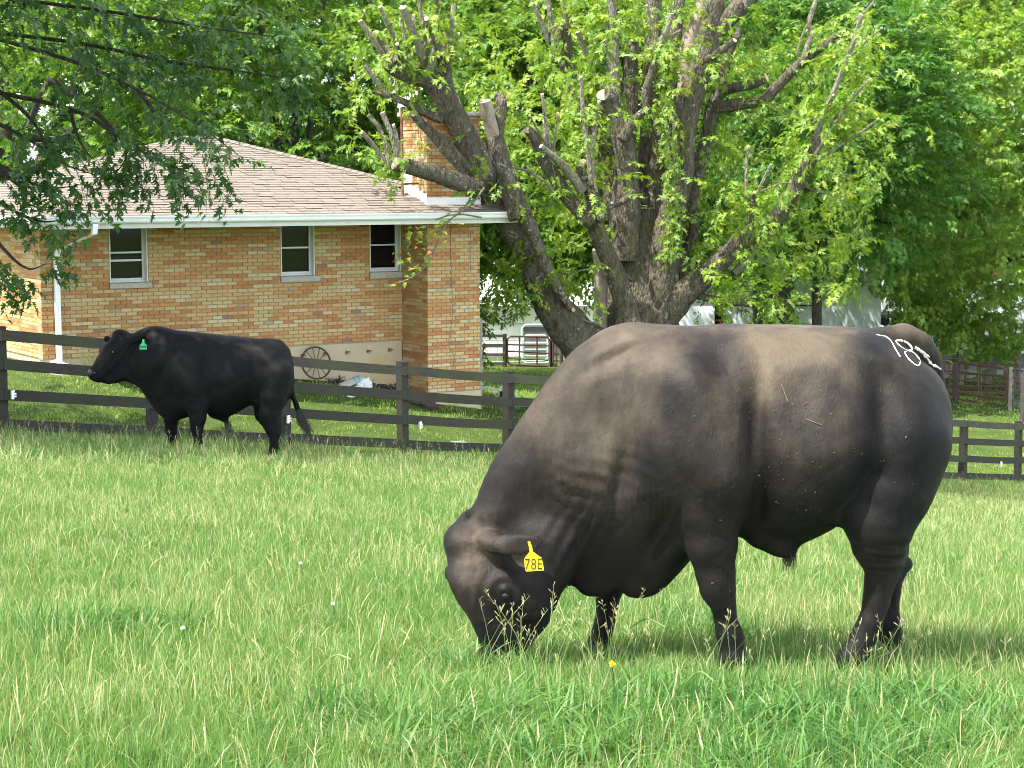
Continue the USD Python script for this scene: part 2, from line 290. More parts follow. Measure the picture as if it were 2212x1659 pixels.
far = np.array([(X, Y, CZ - 7.15) for X in (-90, -45, -15, 15, 45, 90) for Y in (85, 130, 200)] + [(-40, 45, CZ - 4), (-25, 35, CZ - 3.0), (60, 60, CZ - 7.1)] + [(X, Y, CZ - 1.75) for X in (-12, 0, 12) for Y in (-10, -3, 0)])
A = np.vstack([A, far])
TR = RBFInterpolator(A[:, :2], A[:, 2], kernel='linear', smoothing=0.001)
GX, GY = np.linspace(-60, 60, 161), np.linspace(-6, 114, 161)
gz = TR(np.stack(np.meshgrid(GX, GY, indexing='ij'), -1).reshape(-1, 2)).reshape(161, 161)
gz = gaussian_filter(gz, 0.9)
from scipy.interpolate import RegularGridInterpolator
_gi = RegularGridInterpolator((GX, GY), gz, bounds_error=False, fill_value=None)
def ground(x, y):
    x, y = np.asarray(x, float), np.asarray(y, float)
    q = np.stack([np.clip(x, -60, 60), np.clip(y, -6, 114)], -1)
    r = _gi(q); return float(r[0]) if x.ndim == 0 and y.ndim == 0 else r
# fence line: post i stands at picture position FX(i), distance FY(i)
def fence_xy(i):
    Y = 25.0 * (1 + 0.067 * np.asarray(i, float)); X = (-1106 + 276.0 * np.asarray(i, float)) / F * 25.0
    return X, Y
FDIR = unit(np.array([276.0 / F * 25, 0.067 * 25, 0])); FN = np.array([FDIR[1], -FDIR[0], 0])     # FN points to the pasture
FO = np.array([*[float(q) for q in fence_xy(0)], 0])
def fence_side(x, y): return (x - FO[0]) * FN[0] + (y - FO[1]) * FN[1]          # > 0: pasture side
gxs = np.unique(np.r_[np.linspace(-400, -60, 18), np.linspace(-60, -24, 13), np.linspace(-24, 30, 136), np.linspace(30, 60, 12), np.linspace(60, 400, 18)])
gys = np.unique(np.r_[np.linspace(-30, -6, 6), np.linspace(-6, 4, 11), np.linspace(4, 60, 141), np.linspace(60, 114, 28), np.linspace(114, 700, 24)])
xx_, yy_ = np.meshgrid(gxs, gys, indexing='ij'); zz_ = ground(xx_, yy_)
zz_ = zz_ + 0.05 * (meshkit.fbm(np.stack([xx_ * 0.5, yy_ * 0.5, 0 * xx_], -1), 3, 3) - 0.5) * np.clip((yy_ - 10) / 10, 0, 1) * (yy_ < 70)
ni, nj = xx_.shape; ii, jj = np.meshgrid(np.arange(ni - 1), np.arange(nj - 1), indexing='ij'); ii, jj = ii.ravel(), jj.ravel()
gf = np.stack([ii * nj + jj, (ii + 1) * nj + jj, (ii + 1) * nj + jj + 1, ii * nj + jj + 1], 1)
M('turf_look', {'g': ('geometry', {}), 'n': ('noise_texture', {'scale': 1.3, 'detail': 6.0, 'roughness': 0.7}), 'r': ('rgb_ramp', {'ramp': [(0.3, (0.045, 0.08, 0.018)), (0.55, (0.075, 0.115, 0.028)), (0.75, (0.13, 0.145, 0.05))]}),
                'f': ('noise_texture', {'scale': 45.0, 'detail': 4.0, 'roughness': 0.7}), 'mr': ('map_range', {'from_min': 0.3, 'from_max': 0.7, 'to_min': 0.55, 'to_max': 1.4}), 'm': ('mix', {'mix_type': 'multiply', 'fac': 1.0}),
                'b': ('bump', {'strength': 1.0, 'distance': 0.05}), 'p': ('principled_bsdf', {'roughness': 0.95, 'specular_ior_level': 0.1})},
  [('g.position', 'n.vector'), ('n.fac', 'r.fac'), ('g.position', 'f.vector'), ('f.fac', 'mr.value'), ('r.color', 'm.color1'), ('mr.result', 'm.color2'), ('m.color', 'p.base_color'), ('f.fac', 'b.height'), ('b.normal', 'p.normal')])
obj('ground', (np.stack([xx_.ravel(), yy_.ravel(), zz_.ravel()], 1), gf), MATS['turf_look'], smooth=True, kind='structure')
def sheet(name, corners, mat, lift=0.004, n=24, label=None):
    """a patch of ground cover that follows the terrain"""
    c = np.array(corners, float); s, t = np.meshgrid(np.linspace(0, 1, n), np.linspace(0, 1, n), indexing='ij')
    p = ((1 - s) * (1 - t))[..., None] * c[0] + (s * (1 - t))[..., None] * c[1] + (s * t)[..., None] * c[2] + ((1 - s) * t)[..., None] * c[3]
    z = ground(p[..., 0], p[..., 1]) + lift + 0.03; v = np.concatenate([p, z[..., None]], -1).reshape(-1, 3)
    i, j = np.meshgrid(np.arange(n - 1), np.arange(n - 1), indexing='ij'); i, j = i.ravel(), j.ravel()
    return obj(name, (v, np.stack([i * n + j, (i + 1) * n + j, (i + 1) * n + j + 1, i * n + j + 1], 1)), MATS[mat], smooth=True, kind='structure')
# ---------------------------------------------------------------- the brick house
rng = np.random.default_rng(7)
U = unit(np.array([0.832, 0.555, 0])); N = np.array([U[1], -U[0], 0]); ZZ = np.array([0, 0, 1.0])
C0 = pt(93, 787, 30.7)                     # foot of the near left corner
CAMP = np.array([0, 0, CZ])
def on_wall(x, y, off=0.0):
    """(u, z) where the line of sight through (x, y) meets the wall plane pushed out by off"""
    d = pt(x, y, 1.0) - CAMP; o = C0 + N * off
    t = ((o - CAMP) @ N) / (d @ N); p = CAMP + d * t
    return float((p - o) @ U), float(p[2])
def W(u, z, off=0.0): return C0 + U * u + N * off + ZZ * (z - C0[2])
from scipy.optimize import brentq
u_ch0 = u_c0 = on_wall(869, 700)[0]; CH_OUT = brentq(lambda c: on_wall(924, 700, c)[0] - u_c0, 0.1, 2.0)
u_c1 = on_wall(1037, 700, CH_OUT)[0]
u_end = u_c1 - 0.03
z_eave = on_wall(600, 477, 0.0)[1]         # wall top
z_found = on_wall(760, 741)[1]             # foundation top
OVER, OVL = CH_OUT + 0.4, 0.45
OVR = on_wall(1118, 457, OVER)[0] - u_end
z_gut = on_wall(550, 463, OVER)[1]         # gutter top
house = thing('brick_house', 'tan and orange brick bungalow with brown shingle hip roof and chimney', 'house', C0)
COURSE, BL, JT = 0.0677, 0.203, 0.009
wins = []
for xl, xr, yt, yb, sxr, sy in ((234.4, 320.7, 488, 609, 329, 621), (605.6, 680.8, 481, 594.6, 692, 607.4), (798, 867, 478, 585.6, 869, 600)):
    u0, z1 = on_wall(xl, yt); u1, z0 = on_wall(xr, yb); us, zs = on_wall(sxr, sy)
    wins.append((u0, u1, z0, z1 + 0.02, us, zs))
def tone_run(st):
    """bricks come in runs of alike colour"""
    if st[1] <= 0:
        st[0] = rng.choice(5, p=[0.17, 0.2, 0.22, 0.28, 0.13]); st[1] = rng.integers(1, 4)
    st[1] -= 1
    t = [0.08, 0.26, 0.5, 0.7, 0.88][st[0]] + rng.uniform(-0.06, 0.06)
    return 0.97 if rng.random() < 0.006 else t
bricks = []
def lay(o, du, nn, u0, u1, z0, z1, holes=(), dep=0.04, start=0):
    """lays courses on a face: o + du*u, outward nn; cuts the bricks at the holes (u0,u1,z0,z1)"""
    rows = int(math.ceil((z1 - z0) / COURSE))
    for r in range(rows):
        za, zb = z1 - (r + 1) * COURSE + JT / 2, z1 - r * COURSE - JT / 2
        za = max(za, z0)
        if zb - za < 0.015: continue
        st = [0, 0]; u = u0 - BL * (0.5 if (r + start) % 2 else 0)
        while u < u1:
            a, b = max(u + JT / 2, u0), min(u + BL - JT / 2, u1); u += BL; t = tone_run(st)
            segs = [(a, b)]
            for (h0, h1, g0, g1) in holes:
                if zb > g0 + 0.005 and za < g1 - 0.005:
                    segs = [s for a2, b2 in segs for s in ((a2, min(b2, h0 - 0.004)), (max(a2, h1 + 0.004), b2)) if s[1] - s[0] > 0.02]
            for a2, b2 in segs:
                if b2 - a2 < 0.02: continue
                pr = rng.uniform(-0.0015, 0.002)
                oo = o + du * a2 + ZZ * (za - o[2]) + nn * pr
                bricks.append((oo, du * (b2 - a2), -nn * dep, ZZ * (zb - za), t))
holes = [(w[0], w[1], w[2], w[3]) for w in wins] + [(w[0] - 0.01, w[4], w[5], w[2]) for w in wins]
lay(C0, U, N, 0, u_ch0, z_found, z_eave, holes)
lay(C0, -N, -U, 0.0, 3.0, z_found, z_eave, start=1)                                       # lit left end
z_cb = on_wall(980, 846, CH_OUT)[1]
lay(C0 + U * u_c0 + N * CH_OUT, -N, -U, 0.0, CH_OUT, z_cb, z_eave)                # chimney breast, left cheek
lay(C0 + N * CH_OUT, U, N, u_c0, u_c1, z_cb, z_eave, start=1)                      # chimney breast, front
z_ctop = on_wall(960, 249, CH_OUT)[1]
zr0 = z_gut + 0.1
lay(C0 + U * u_c0 + N * CH_OUT, -N, -U, 0.0, CH_OUT, zr0, z_ctop)
lay(C0 + N * CH_OUT, U, N, u_c0, u_c1, zr0, z_ctop, start=1)
lay(C0 + U * u_c1 + N * CH_OUT, -N, U, 0.0, CH_OUT, zr0, z_ctop)
def px_area(b):
    p = proj(b[0] + b[1] / 2); return 1.0 if p[0] > 0 and p[1] < 860 else 0.0
def hidden(b):
    x, y = proj(b[0] + (b[1] + b[3]) / 2); return x < 8
order = sorted(range(len(bricks)), key=lambda i: (hidden(bricks[i]), -np.linalg.norm(bricks[i][1]) / (bricks[i][0][1]), i))
pick = [i for i in order if np.linalg.norm(bricks[i][1]) > 0.18 and not hidden(bricks[i])][:300]; ps = set(pick)
# solid cores behind the bricks (mortar), with openings
def core(parent):
    m = MB(); dpt = 0.012; zf0_ = C0[2] - 2.0
    us = sorted({0.0, u_end} | {w[0] for w in wins} | {w[1] for w in wins})
    for a, b in zip(us[:-1], us[1:]):
        w = next((w for w in wins if abs(w[0] - a) < 1e-6 and abs(w[1] - b) < 1e-6), None)
        for z0, z1 in ([(z_found, w[2] - 0.06), (w[3], z_eave)] if w else [(z_found, z_eave)]):
            if z1 - z0 > 0.01: m.add(*box(W(a, z0, -dpt), U * (b - a), -N * 0.2, ZZ * (z1 - z0)))
    m.add(*box(W(dpt, z_found, -0.2 - dpt - 0.003), -N * 9.0, U * 0.2, ZZ * (z_eave - z_found)))
    m.add(*box(W(u_end - 0.02, zf0_, -0.22), -N * 9.0, -U * 0.2, ZZ * (z_eave - zf0_)))
    zb = C0[2] - 1.6
    m.add(*box(W(u_c0 + dpt, zb, CH_OUT - dpt), U * (u_c1 - u_c0 - 2 * dpt), -N * (CH_OUT - dpt + 0.004), ZZ * (z_eave - zb)))
    m.add(*box(W(u_c0 + dpt, zr0 - 0.4, CH_OUT - dpt), U * (u_c1 - u_c0 - 2 * dpt), -N * (CH_OUT - 2 * dpt), ZZ * (z_ctop - zr0 + 0.4)))
    return m
wall = obj('wall', core(house), MATS['mortar_look'], house)
for i in pick:
    m = MB(); m.add(*box(*bricks[i][:4], c=0.004), tone=bricks[i][4]); obj('brick', m, MATS['brick_look'], wall)
m = MB()
for i, b in enumerate(bricks):
    if i not in ps: m.add(*box(*b[:4], c=0.004), tone=b[4])
obj('brick', m, MATS['brick_look'], wall, kind='stuff')
# foundation
m = MB(); zf0 = C0[2] - 2.2
m.add(*box(W(0.02, zf0, -0.025), U * (u_c0 - 0.02), -N * 0.3, ZZ * (z_found - zf0 - 0.003)))
m.add(*box(W(u_c0 - 0.01, zf0, CH_OUT + 0.01), U * (u_c1 - u_c0 + 0.02), -N * (CH_OUT + 0.02), ZZ * (z_cb - zf0 - 0.003)))
m.add(*box(W(0.02, zf0, -0.33), -N * 8.8, U * 0.3, ZZ * (z_found - zf0 - 0.003)))
fnd = obj('foundation', m, MATS['foundation_look'], house)
for zx_, zy_ in ((630, 240), (838, 230), (1048, 215), (415, 255), (195, 272)):
    x, y = 612.7 + zx_ / 4.542, 707 + zy_ / 4.542; u, z = on_wall(x, y)
    mm = MB(); mm.add(*cbox(W(u, z, 0.0), U * 0.07, N * 0.06, ZZ * 0.025)); mm.add(*cbox(W(u - 0.025, z - 0.01, -0.015), U * 0.03, N * 0.03, ZZ * 0.06))
    obj('wall_tie', mm, MATS['rust_look'], fnd)
obj('corner_trim', MB().add(*box(W(u_c1 + 0.002, C0[2] - 1.6, CH_OUT - 0.03), U * 0.07, -N * 0.06, ZZ * 2.1)), MATS['grey_post_look'], house)
# windows
for k, (u0, u1, z0, z1, us, zs) in enumerate(wins):
    t = 0.03; fd = -0.10; jw = 0.085
    m = MB()
    m.add(*box(W(u0, z0, fd), U * t, -N * 0.08, ZZ * (z1 - z0))); m.add(*box(W(u1 - t, z0, fd), U * t, -N * 0.08, ZZ * (z1 - z0)))
    m.add(*box(W(u0 + t, z1 - 0.06, fd), U * (u1 - u0 - 2 * t), -N * 0.08, ZZ * 0.06)); m.add(*box(W(u0 + t, z0, fd), U * (u1 - u0 - 2 * t), -N * 0.08, ZZ * 0.035))
    m.add(*box(W(u1 - 0.004, z0, -0.004), -U * 0.02, N * (fd + 0.007), ZZ * (z1 - z0)))          # casing on the reveal
    m.add(*box(W(u0 + 0.004, z0, -0.004), U * 0.02, N * (fd + 0.007), ZZ * (z1 - z0)))
    wn = obj('window', m, MATS['frame_look'], house)
    zm = z0 + (z1 - z0) * 0.50
    s = MB(); e = -0.115; w_ = 0.032
    s.add(*box(W(u0 + t + 0.002, z0 + 0.037, e), U * w_, -N * 0.03, ZZ * (z1 - z0 - 0.1))); s.add(*box(W(u1 - t - w_ - 0.002, z0 + 0.037, e), U * w_, -N * 0.03, ZZ * (z1 - z0 - 0.1)))
    s.add(*box(W(u0 + t + w_ + 0.003, z0 + 0.037, e), U * (u1 - u0 - 2 * t - 2 * w_ - 0.006), -N * 0.03, ZZ * 0.035)); s.add(*box(W(u0 + t + w_ + 0.003, zm, e), U * (u1 - u0 - 2 * t - 2 * w_ - 0.006), -N * 0.03, ZZ * 0.03))
    if k == 0: s.add(*box(W(u0 + t + w_ + 0.003, zm - 0.14, e - 0.004), U * (u1 - u0 - 2 * t - 2 * w_ - 0.006), -N * 0.03, ZZ * 0.035))
    obj('sash', s, MATS['aluminium_look'], wn)
    for za, zb in ((z0 + 0.05, zm), (zm + 0.03, z1 - 0.06)):
        obj('pane', MB().add(np.array([W(u0 + t + w_, za, e - 0.015), W(u1 - t - w_, za, e - 0.015), W(u1 - t - w_, zb, e - 0.015), W(u0 + t + w_, zb, e - 0.015)]), [[0, 1, 2, 3]]), MATS['pane_look'], wn)
    if k == 0:
        b = MB()
        for q in range(22): b.add(*box(W(u0 + 0.08, z0 + 0.06 + q * 0.018, e - 0.06), U * (u1 - u0 - 0.16), -N * 0.012, ZZ * 0.007))
        obj('blind', b, MATS['blind_look'], wn)
    obj('room', MB().add(*box(W(u0 - 0.1, z0 - 0.1, -0.45), U * (u1 - u0 + 0.2), -N * 0.02, ZZ * (z1 - z0 + 0.2))), MATS['room_look'], wn)
    obj('sill', MB().add(*box(W(u0 - 0.01, zs, 0.035), U * (us - u0), -N * 0.15, ZZ * (z0 - zs - 0.003), c=0.008)), MATS['sill_look'], wn)
# roof
from scipy.optimize import minimize_scalar
EL, ER = -OVL, u_end + OVR
def hip_slope(s):
    e = W(on_wall(1197, 455, OVER)[0], z_gut, OVER); p = [e + (-U - N + ZZ * s) * t for t in np.linspace(1, 7, 7)]
    x, y = proj(np.array(p)); yl = np.interp(x, [182, 402, 525, 680, 850, 876], [212, 261, 295, 328, 370, 378]); return float(((y - yl) ** 2).sum())
SL = minimize_scalar(hip_slope, bounds=(0.15, 0.7), method='bounded').x
HALF = min((ER - EL) / 2 - 0.4, 5.6)
Rt = lambda u, v, lift=0.0: W(u, z_gut + SL * v + lift, OVER - v)       # v: run in from the eave
ra, rb = Rt(EL + HALF, HALF), Rt(ER - HALF, HALF)
ea, eb = Rt(EL, 0), Rt(ER, 0); fa, fb = W(EL, z_gut, OVER - 2 * HALF), W(ER, z_gut, OVER - 2 * HALF)
th = ZZ * 0.10
V = [ea, eb, fb, fa, ra, rb]; v = np.array([q - ZZ * 0.02 for q in V] + [q - th for q in V])
roof = obj('roof', (v, np.array([[0, 1, 5], [0, 5, 4], [1, 2, 5], [2, 3, 4], [2, 4, 5], [3, 0, 4], [6, 8, 7], [6, 9, 8], [0, 6, 7], [0, 7, 1], [1, 7, 8], [1, 8, 2], [2, 8, 9], [2, 9, 3], [3, 9, 6], [3, 6, 0]])), MATS['underlay_look'], house)
tabs = []
def shingle(o, du, dv, ua, ub, half, cut=None):
    """tabs on a hip plane: du along the eave, dv up the slope (horizontal run 1); trapezoid trimmed at 45 degrees"""
    ex = 0.135; run = ex / math.sqrt(1 + SL * SL); rows = int(half / run); nrm = unit(np.cross(du, dv)); nrm = nrm if nrm[2] > 0 else -nrm
    for r in range(rows):
        v0, v1 = r * run - 0.03, (r + 1) * run + 0.02; u = ua + rng.uniform(-0.3, 0) ; st = rng.uniform(0.2, 0.7)
        while u < ub:
            L = 0.305; a, b = max(u + 0.004, ua + v0), min(u + L - 0.004, ub - v0); u += L
            if b - a < 0.03: continue
            a1, b1 = max(a, ua + v1), min(b, ub - v1)
            if b1 - a1 < 0.01: a1, b1 = (a, a + 0.01) if a > (ua + ub) / 2 else (b - 0.01, b)
            if cut and cut[0] < (a + b) / 2 < cut[1] and v0 > cut[2] and v1 < cut[3]: continue
            st = 0.6 * st + 0.4 * rng.uniform(0.0, 1.0)
            hi = 0.014 + rng.choice([0.0, 0.003, 0.008])
            q = [o + du * a + dv * v0 + nrm * hi, o + du * b + dv * v0 + nrm * hi, o + du * b1 + dv * v1 + nrm * 0.004, o + du * a1 + dv * v1 + nrm * 0.004]
            q += [o + du * a + dv * v0 - nrm * 0.004, o + du * b + dv * v0 - nrm * 0.004]
            q += [q[0] + 0, q[1] + 0]; tabs.append((np.array(q), np.r_[np.full(4, np.clip(0.4 + 0.35 * st + rng.uniform(-0.08, 0.08), 0.15, 1)), np.zeros(4)]))  # butt faces take the near-black tone: shadow line of each course painted in
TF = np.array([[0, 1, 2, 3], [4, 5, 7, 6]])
cutr = (u_c0 - 0.05, u_c1 + 0.05, OVER - CH_OUT - 0.05, OVER + 0.1)
shingle(W(0, z_gut, OVER), U, -N + ZZ * SL, EL, ER, HALF, cutr)
nf = len(tabs)
shingle(W(EL, z_gut, OVER), -N, U + ZZ * SL, 0, 2 * HALF, HALF)
shingle(W(ER, z_gut, OVER), -N, -U + ZZ * SL, 0, 2 * HALF, HALF)
vis = [i for i in range(nf) if 5 < proj(tabs[i][0][0])[0] < 1050 and not (proj(tabs[i][0][0])[0] < 350 and proj(tabs[i][0][0])[1] < 400)]
pick = sorted(vis, key=lambda i: tabs[i][0][0][1])[:300]; ps = set(pick)
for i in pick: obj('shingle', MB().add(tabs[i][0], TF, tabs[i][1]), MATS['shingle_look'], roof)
m = MB()
for i, (q, t) in enumerate(tabs):
    if i not in ps: m.add(q, TF, t)
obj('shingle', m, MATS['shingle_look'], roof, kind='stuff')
m = MB()
for e0, e1 in ((eb, rb), (ea, ra), (ra, rb)):
    L = np.linalg.norm(e1 - e0); d = (e1 - e0) / L; k = int(L / 0.14)
    sd = unit(np.cross(d, ZZ))
    for q in range(k):
        p = e0 + d * q * 0.14 + ZZ * (0.03); t = rng.uniform(0.2, 0.8)
        m.add(np.array([p - sd * 0.14 - ZZ * 0.035, p + ZZ * 0.012, p + sd * 0.14 - ZZ * 0.035, p + d * 0.17 - sd * 0.14 - ZZ * 0.045, p + d * 0.17, p + d * 0.17 + sd * 0.14 - ZZ * 0.045]), [[0, 1, 4, 3], [1, 2, 5, 4]], t)
obj('ridge_cap', m, MATS['shingle_look'], roof, kind='stuff')
# gutter, fascia, soffit
def gutter(p0, p1, out):
    d = unit(p1 - p0); prof = [(0, 0), (0.0, -0.115), (0.05, -0.125), (0.085, -0.10), (0.095, -0.055), (0.118, -0.02), (0.118, 0.0), (0.104, 0.0), (0.104, -0.012), (0.012, -0.012)]
    v = np.array([q + out * a + ZZ * b for q in (p0, p1) for a, b in prof]); k = len(prof)
    f = [[i, (i + 1) % k, k + (i + 1) % k, k + i] for i in range(k)]
    return v, np.array(f)
m = MB(); m.add(*gutter(Rt(EL, 0) + N * 0.02, Rt(ER, 0) + N * 0.02, N)); m.add(*gutter(W(EL, z_gut, OVER - 2 * HALF) - U * 0.02, W(EL, z_gut, OVER + 0.14) - U * 0.02, -U))
obj('gutter', m, MATS['gutter_look'], house)
m = MB(); fh = 0.19
m.add(*box(W(EL, z_gut - 0.02 - fh, OVER + 0.017), U * (ER - EL), -N * 0.03, ZZ * fh)); m.add(*box(W(EL - 0.015, z_gut - 0.02 - fh, OVER - 2 * HALF), U * 0.03, N * (2 * HALF - 0.015), ZZ * fh))
obj('fascia', m, MATS['fascia_look'], house)
obj('soffit', MB().add(*box(W(EL + 0.02, z_eave, OVER - 2 * HALF + 0.02), U * (ER - EL - 0.04), N * (2 * HALF - 0.04), ZZ * 0.02)), MATS['fascia_look'], house)
# downpipe
P = lambda x, y, off: W(*on_wall(x, y, off), off)
a = P(205, 489, OVER + 0.07); b = P(203, 506, OVER + 0.05); c = P(125, 541, 0.1); d_ = P(121.5, 556, 0.06); e = W(on_wall(122, 556, 0.06)[0], C0[2] - 0.1, 0.06)
def square_tube(p, w, d, side):
    p = [np.asarray(q, float) for q in p]; v = []
    for q in p: v += [q - side * w / 2 - N * d / 2, q + side * w / 2 - N * d / 2, q + side * w / 2 + N * d / 2, q - side * w / 2 + N * d / 2]
    f = [[4 * i + j, 4 * i + (j + 1) % 4, 4 * i + 4 + (j + 1) % 4, 4 * i + 4 + j] for i in range(len(p) - 1) for j in range(4)]
    return np.array(v), np.array(f)
obj('downpipe', square_tube([a + ZZ * 0.04, a, b, c, d_, e], 0.085, 0.075, unit(U)), MATS['downpipe_look'], house)
# chimney dressing
m = MB(); m.add(*box(W(u_c0 - 0.05, z_ctop, CH_OUT + 0.05), U * (u_c1 - u_c0 + 0.1), -N * (CH_OUT + 0.1), ZZ * 0.07, c=0.01))
obj('chimney_cap', m, MATS['sill_look'], house)
m = MB(); cu, cn = u_c0 + 0.05, 0.15
arc = [(math.cos(t) * 0.52, math.sin(t) * 0.42) for t in np.linspace(0, math.pi, 13)]
for q in range(12):
    (x0, y0), (x1, y1) = arc[q], arc[q + 1]; o0 = W(u_c0 + 0.35 + x0, z_ctop + 0.16 + y0, 0.78); o1 = W(u_c0 + 0.35 + x1, z_ctop + 0.16 + y1, 0.78)
    m.add(np.array([o0, o1, o1 - N * 0.62, o0 - N * 0.62]), [[0, 1, 2, 3]])
    m.add(np.array([o0 * 0.985 + W(u_c0 + 0.35, z_ctop + 0.16, 0.78) * 0.015, o1 * 0.985 + W(u_c0 + 0.35, z_ctop + 0.16, 0.78) * 0.015, o1 - N * 0.62, o0 - N * 0.62]), [[3, 2, 1, 0]])
for q in (-0.48, 0.48): m.add(*cbox(W(u_c0 + 0.35 + q, z_ctop + 0.12, 0.74), U * 0.03, N * 0.03, ZZ * 0.12)); m.add(*cbox(W(u_c0 + 0.35 + q, z_ctop + 0.12, 0.2), U * 0.03, N * 0.03, ZZ * 0.12))
obj('chimney_hood', m, MATS['flashing_look'], house)
m = MB(); vf = OVER - CH_OUT
m.add(*box(Rt(u_c0 - 0.02, vf, 0.0) + N * 0.008, U * (u_c1 - u_c0 + 0.04), -N * 0.008, ZZ * 0.14))
for q in range(7):
    va = vf + q * CH_OUT / 7; hgt = 0.17 + (0.17 if q > 3 else 0)
    m.add(*box(Rt(u_c0 - 0.007 - 0.001 * (q % 2), va, 0.0), -N * (CH_OUT / 7), U * 0.006, ZZ * (hgt + SL * CH_OUT / 7)))
obj('flashing', m, MATS['flashing_look'], house)
po = thing('antenna_pole', 'thin rusty steel pole standing on the roof beside the chimney', 'pole', P(869, 414, CH_OUT - 0.2))
pb, ptp = P(869.5, 412, CH_OUT - 0.25), P(867.5, 238, CH_OUT - 0.25)
obj('shaft', tube([pb - ZZ * 0.1, ptp], 0.028, 10), MATS['rust_look'], po)
for yy in (399, 514 / 2 + 140, 516 / 2 + 140 - 115):
    q = P(869.5, yy, CH_OUT - 0.25)
    obj('brace', tube([q, W(u_c0 + 0.02, q[2] + 0.02, CH_OUT - 0.3)], 0.012, 6), MATS['rust_look'], po)
cb = MB()
for pts_ in ([(975, 478), (974, 520), (976, 600), (978, 680), (970, 745), (982, 770), (978, 800)], [(1017, 505), (1016, 560), (1018, 590)]):
    cb.add(*tube(spline([P(x, y, CH_OUT + 0.012) for x, y in pts_], 24), 0.006, 5))
obj('cable', cb, MATS['grey_post_look'], house)
# ---------------------------------------------------------------- board fence
rng = np.random.default_rng(11)
def fp(i, h=0.0, off=0.0):
    x, y = fence_xy(i); return np.array([x, y, float(ground(x, y)) + h]) + FN * off
RAILS = (0.085, 0.50, 0.915, 1.33)          # lower edges of the boards at a post
BH, BT = 0.155, 0.03
fence = thing('board_fence', 'dark weathered four-board fence on square posts along the pasture edge', 'fence', fp(0))
def post_top(i):
    return 1.52 + 0.06 * math.sin(i * 2.3)
for i in range(-2, 15):
    h = post_top(i); b = fp(i); w = 0.145 + 0.01 * math.sin(i * 5.1)
    lean = np.array([0.012 * math.sin(i * 3.3), 0.01 * math.cos(i * 1.7), 0])
    o = b - ZZ * 0.4 - FDIR * w / 2 + FN * 0.0
    m = MB(); v, f = box(o, FDIR * w, -FN * w, ZZ * (h + 0.4), c=0.008); v = v + lean * ((v[:, 2:3] - b[2]) / 1.5); m.add(v, f, rng.uniform(0.8, 1.2))
    obj('post', m, MATS['post_look'], fence)
sag = {}
for i in range(-2, 14):
    for r, z in enumerate(RAILS):
        n = 7; m = MB(); j0, j1 = rng.uniform(-0.01, 0.01, 2)
        if i in (2, 3) and r == 3: j0 += 0.0
        t = np.linspace(0, 1, n); L0, L1 = (0.0 if i > -2 else 0.0), 1.0
        base = np.array([fp(i + a * 1.0) for a in t]); za = fp(i)[2] + z + j0; zb = fp(i + 1)[2] + z + j1
        zz = za + (zb - za) * t - 0.012 * np.sin(np.pi * t) * rng.uniform(0, 1.6) ; sh = 0.004 + 0.008 * np.sin(np.pi * t * rng.uniform(0.6, 1.4)) * rng.uniform(-1, 1)
        cx = np.array([base[q] * [1, 1, 0] + ZZ * zz[q] + FN * (0.004 + abs(sh[q])) for q in range(n)])
        cx[0] += FDIR * 0.003; cx[-1] -= FDIR * 0.003
        v = np.vstack([cx, cx + FN * BT, cx + FN * BT + ZZ * BH, cx + ZZ * BH])
        f = [[q + a * n, q + 1 + a * n, q + 1 + ((a + 1) % 4) * n, q + ((a + 1) % 4) * n] for q in range(n - 1) for a in range(4)] + [[0, n, 2 * n, 3 * n], [n - 1, 4 * n - 1, 3 * n - 1, 2 * n - 1]]
        m.add(v, np.array(f), (1.9 if r == 3 else 1.0) * rng.uniform(0.85, 1.2)); obj('board', m, MATS['board_look'], fence)
for x, y in ((22, 852), (902, 918), (617, 905), (2157, 1002)):
    ii_ = np.linspace(-1, 13, 800); fx, _ = proj(np.array([fp(q, 1.0, BT) for q in ii_])); i = float(np.interp(x, fx, ii_)); X, Y = fence_xy(i); c = pt(x, y, Y) + FN * (BT + 0.035)
    m = MB(); m.add(*cbox(c, FDIR * 0.035, FN * 0.03, ZZ * 0.12)); m.add(*cbox(c + FDIR * 0.03 + ZZ * 0.012, FDIR * 0.05, FN * 0.025, ZZ * 0.022)); m.add(*cbox(c + FDIR * 0.03 - ZZ * 0.025, FDIR * 0.05, FN * 0.025, ZZ * 0.02)); m.add(*cbox(c + FDIR * 0.022 + ZZ * 0.05, FDIR * 0.02, FN * 0.025, ZZ * 0.03))
    obj('insulator', m, MATS['insulator_look'], fence)

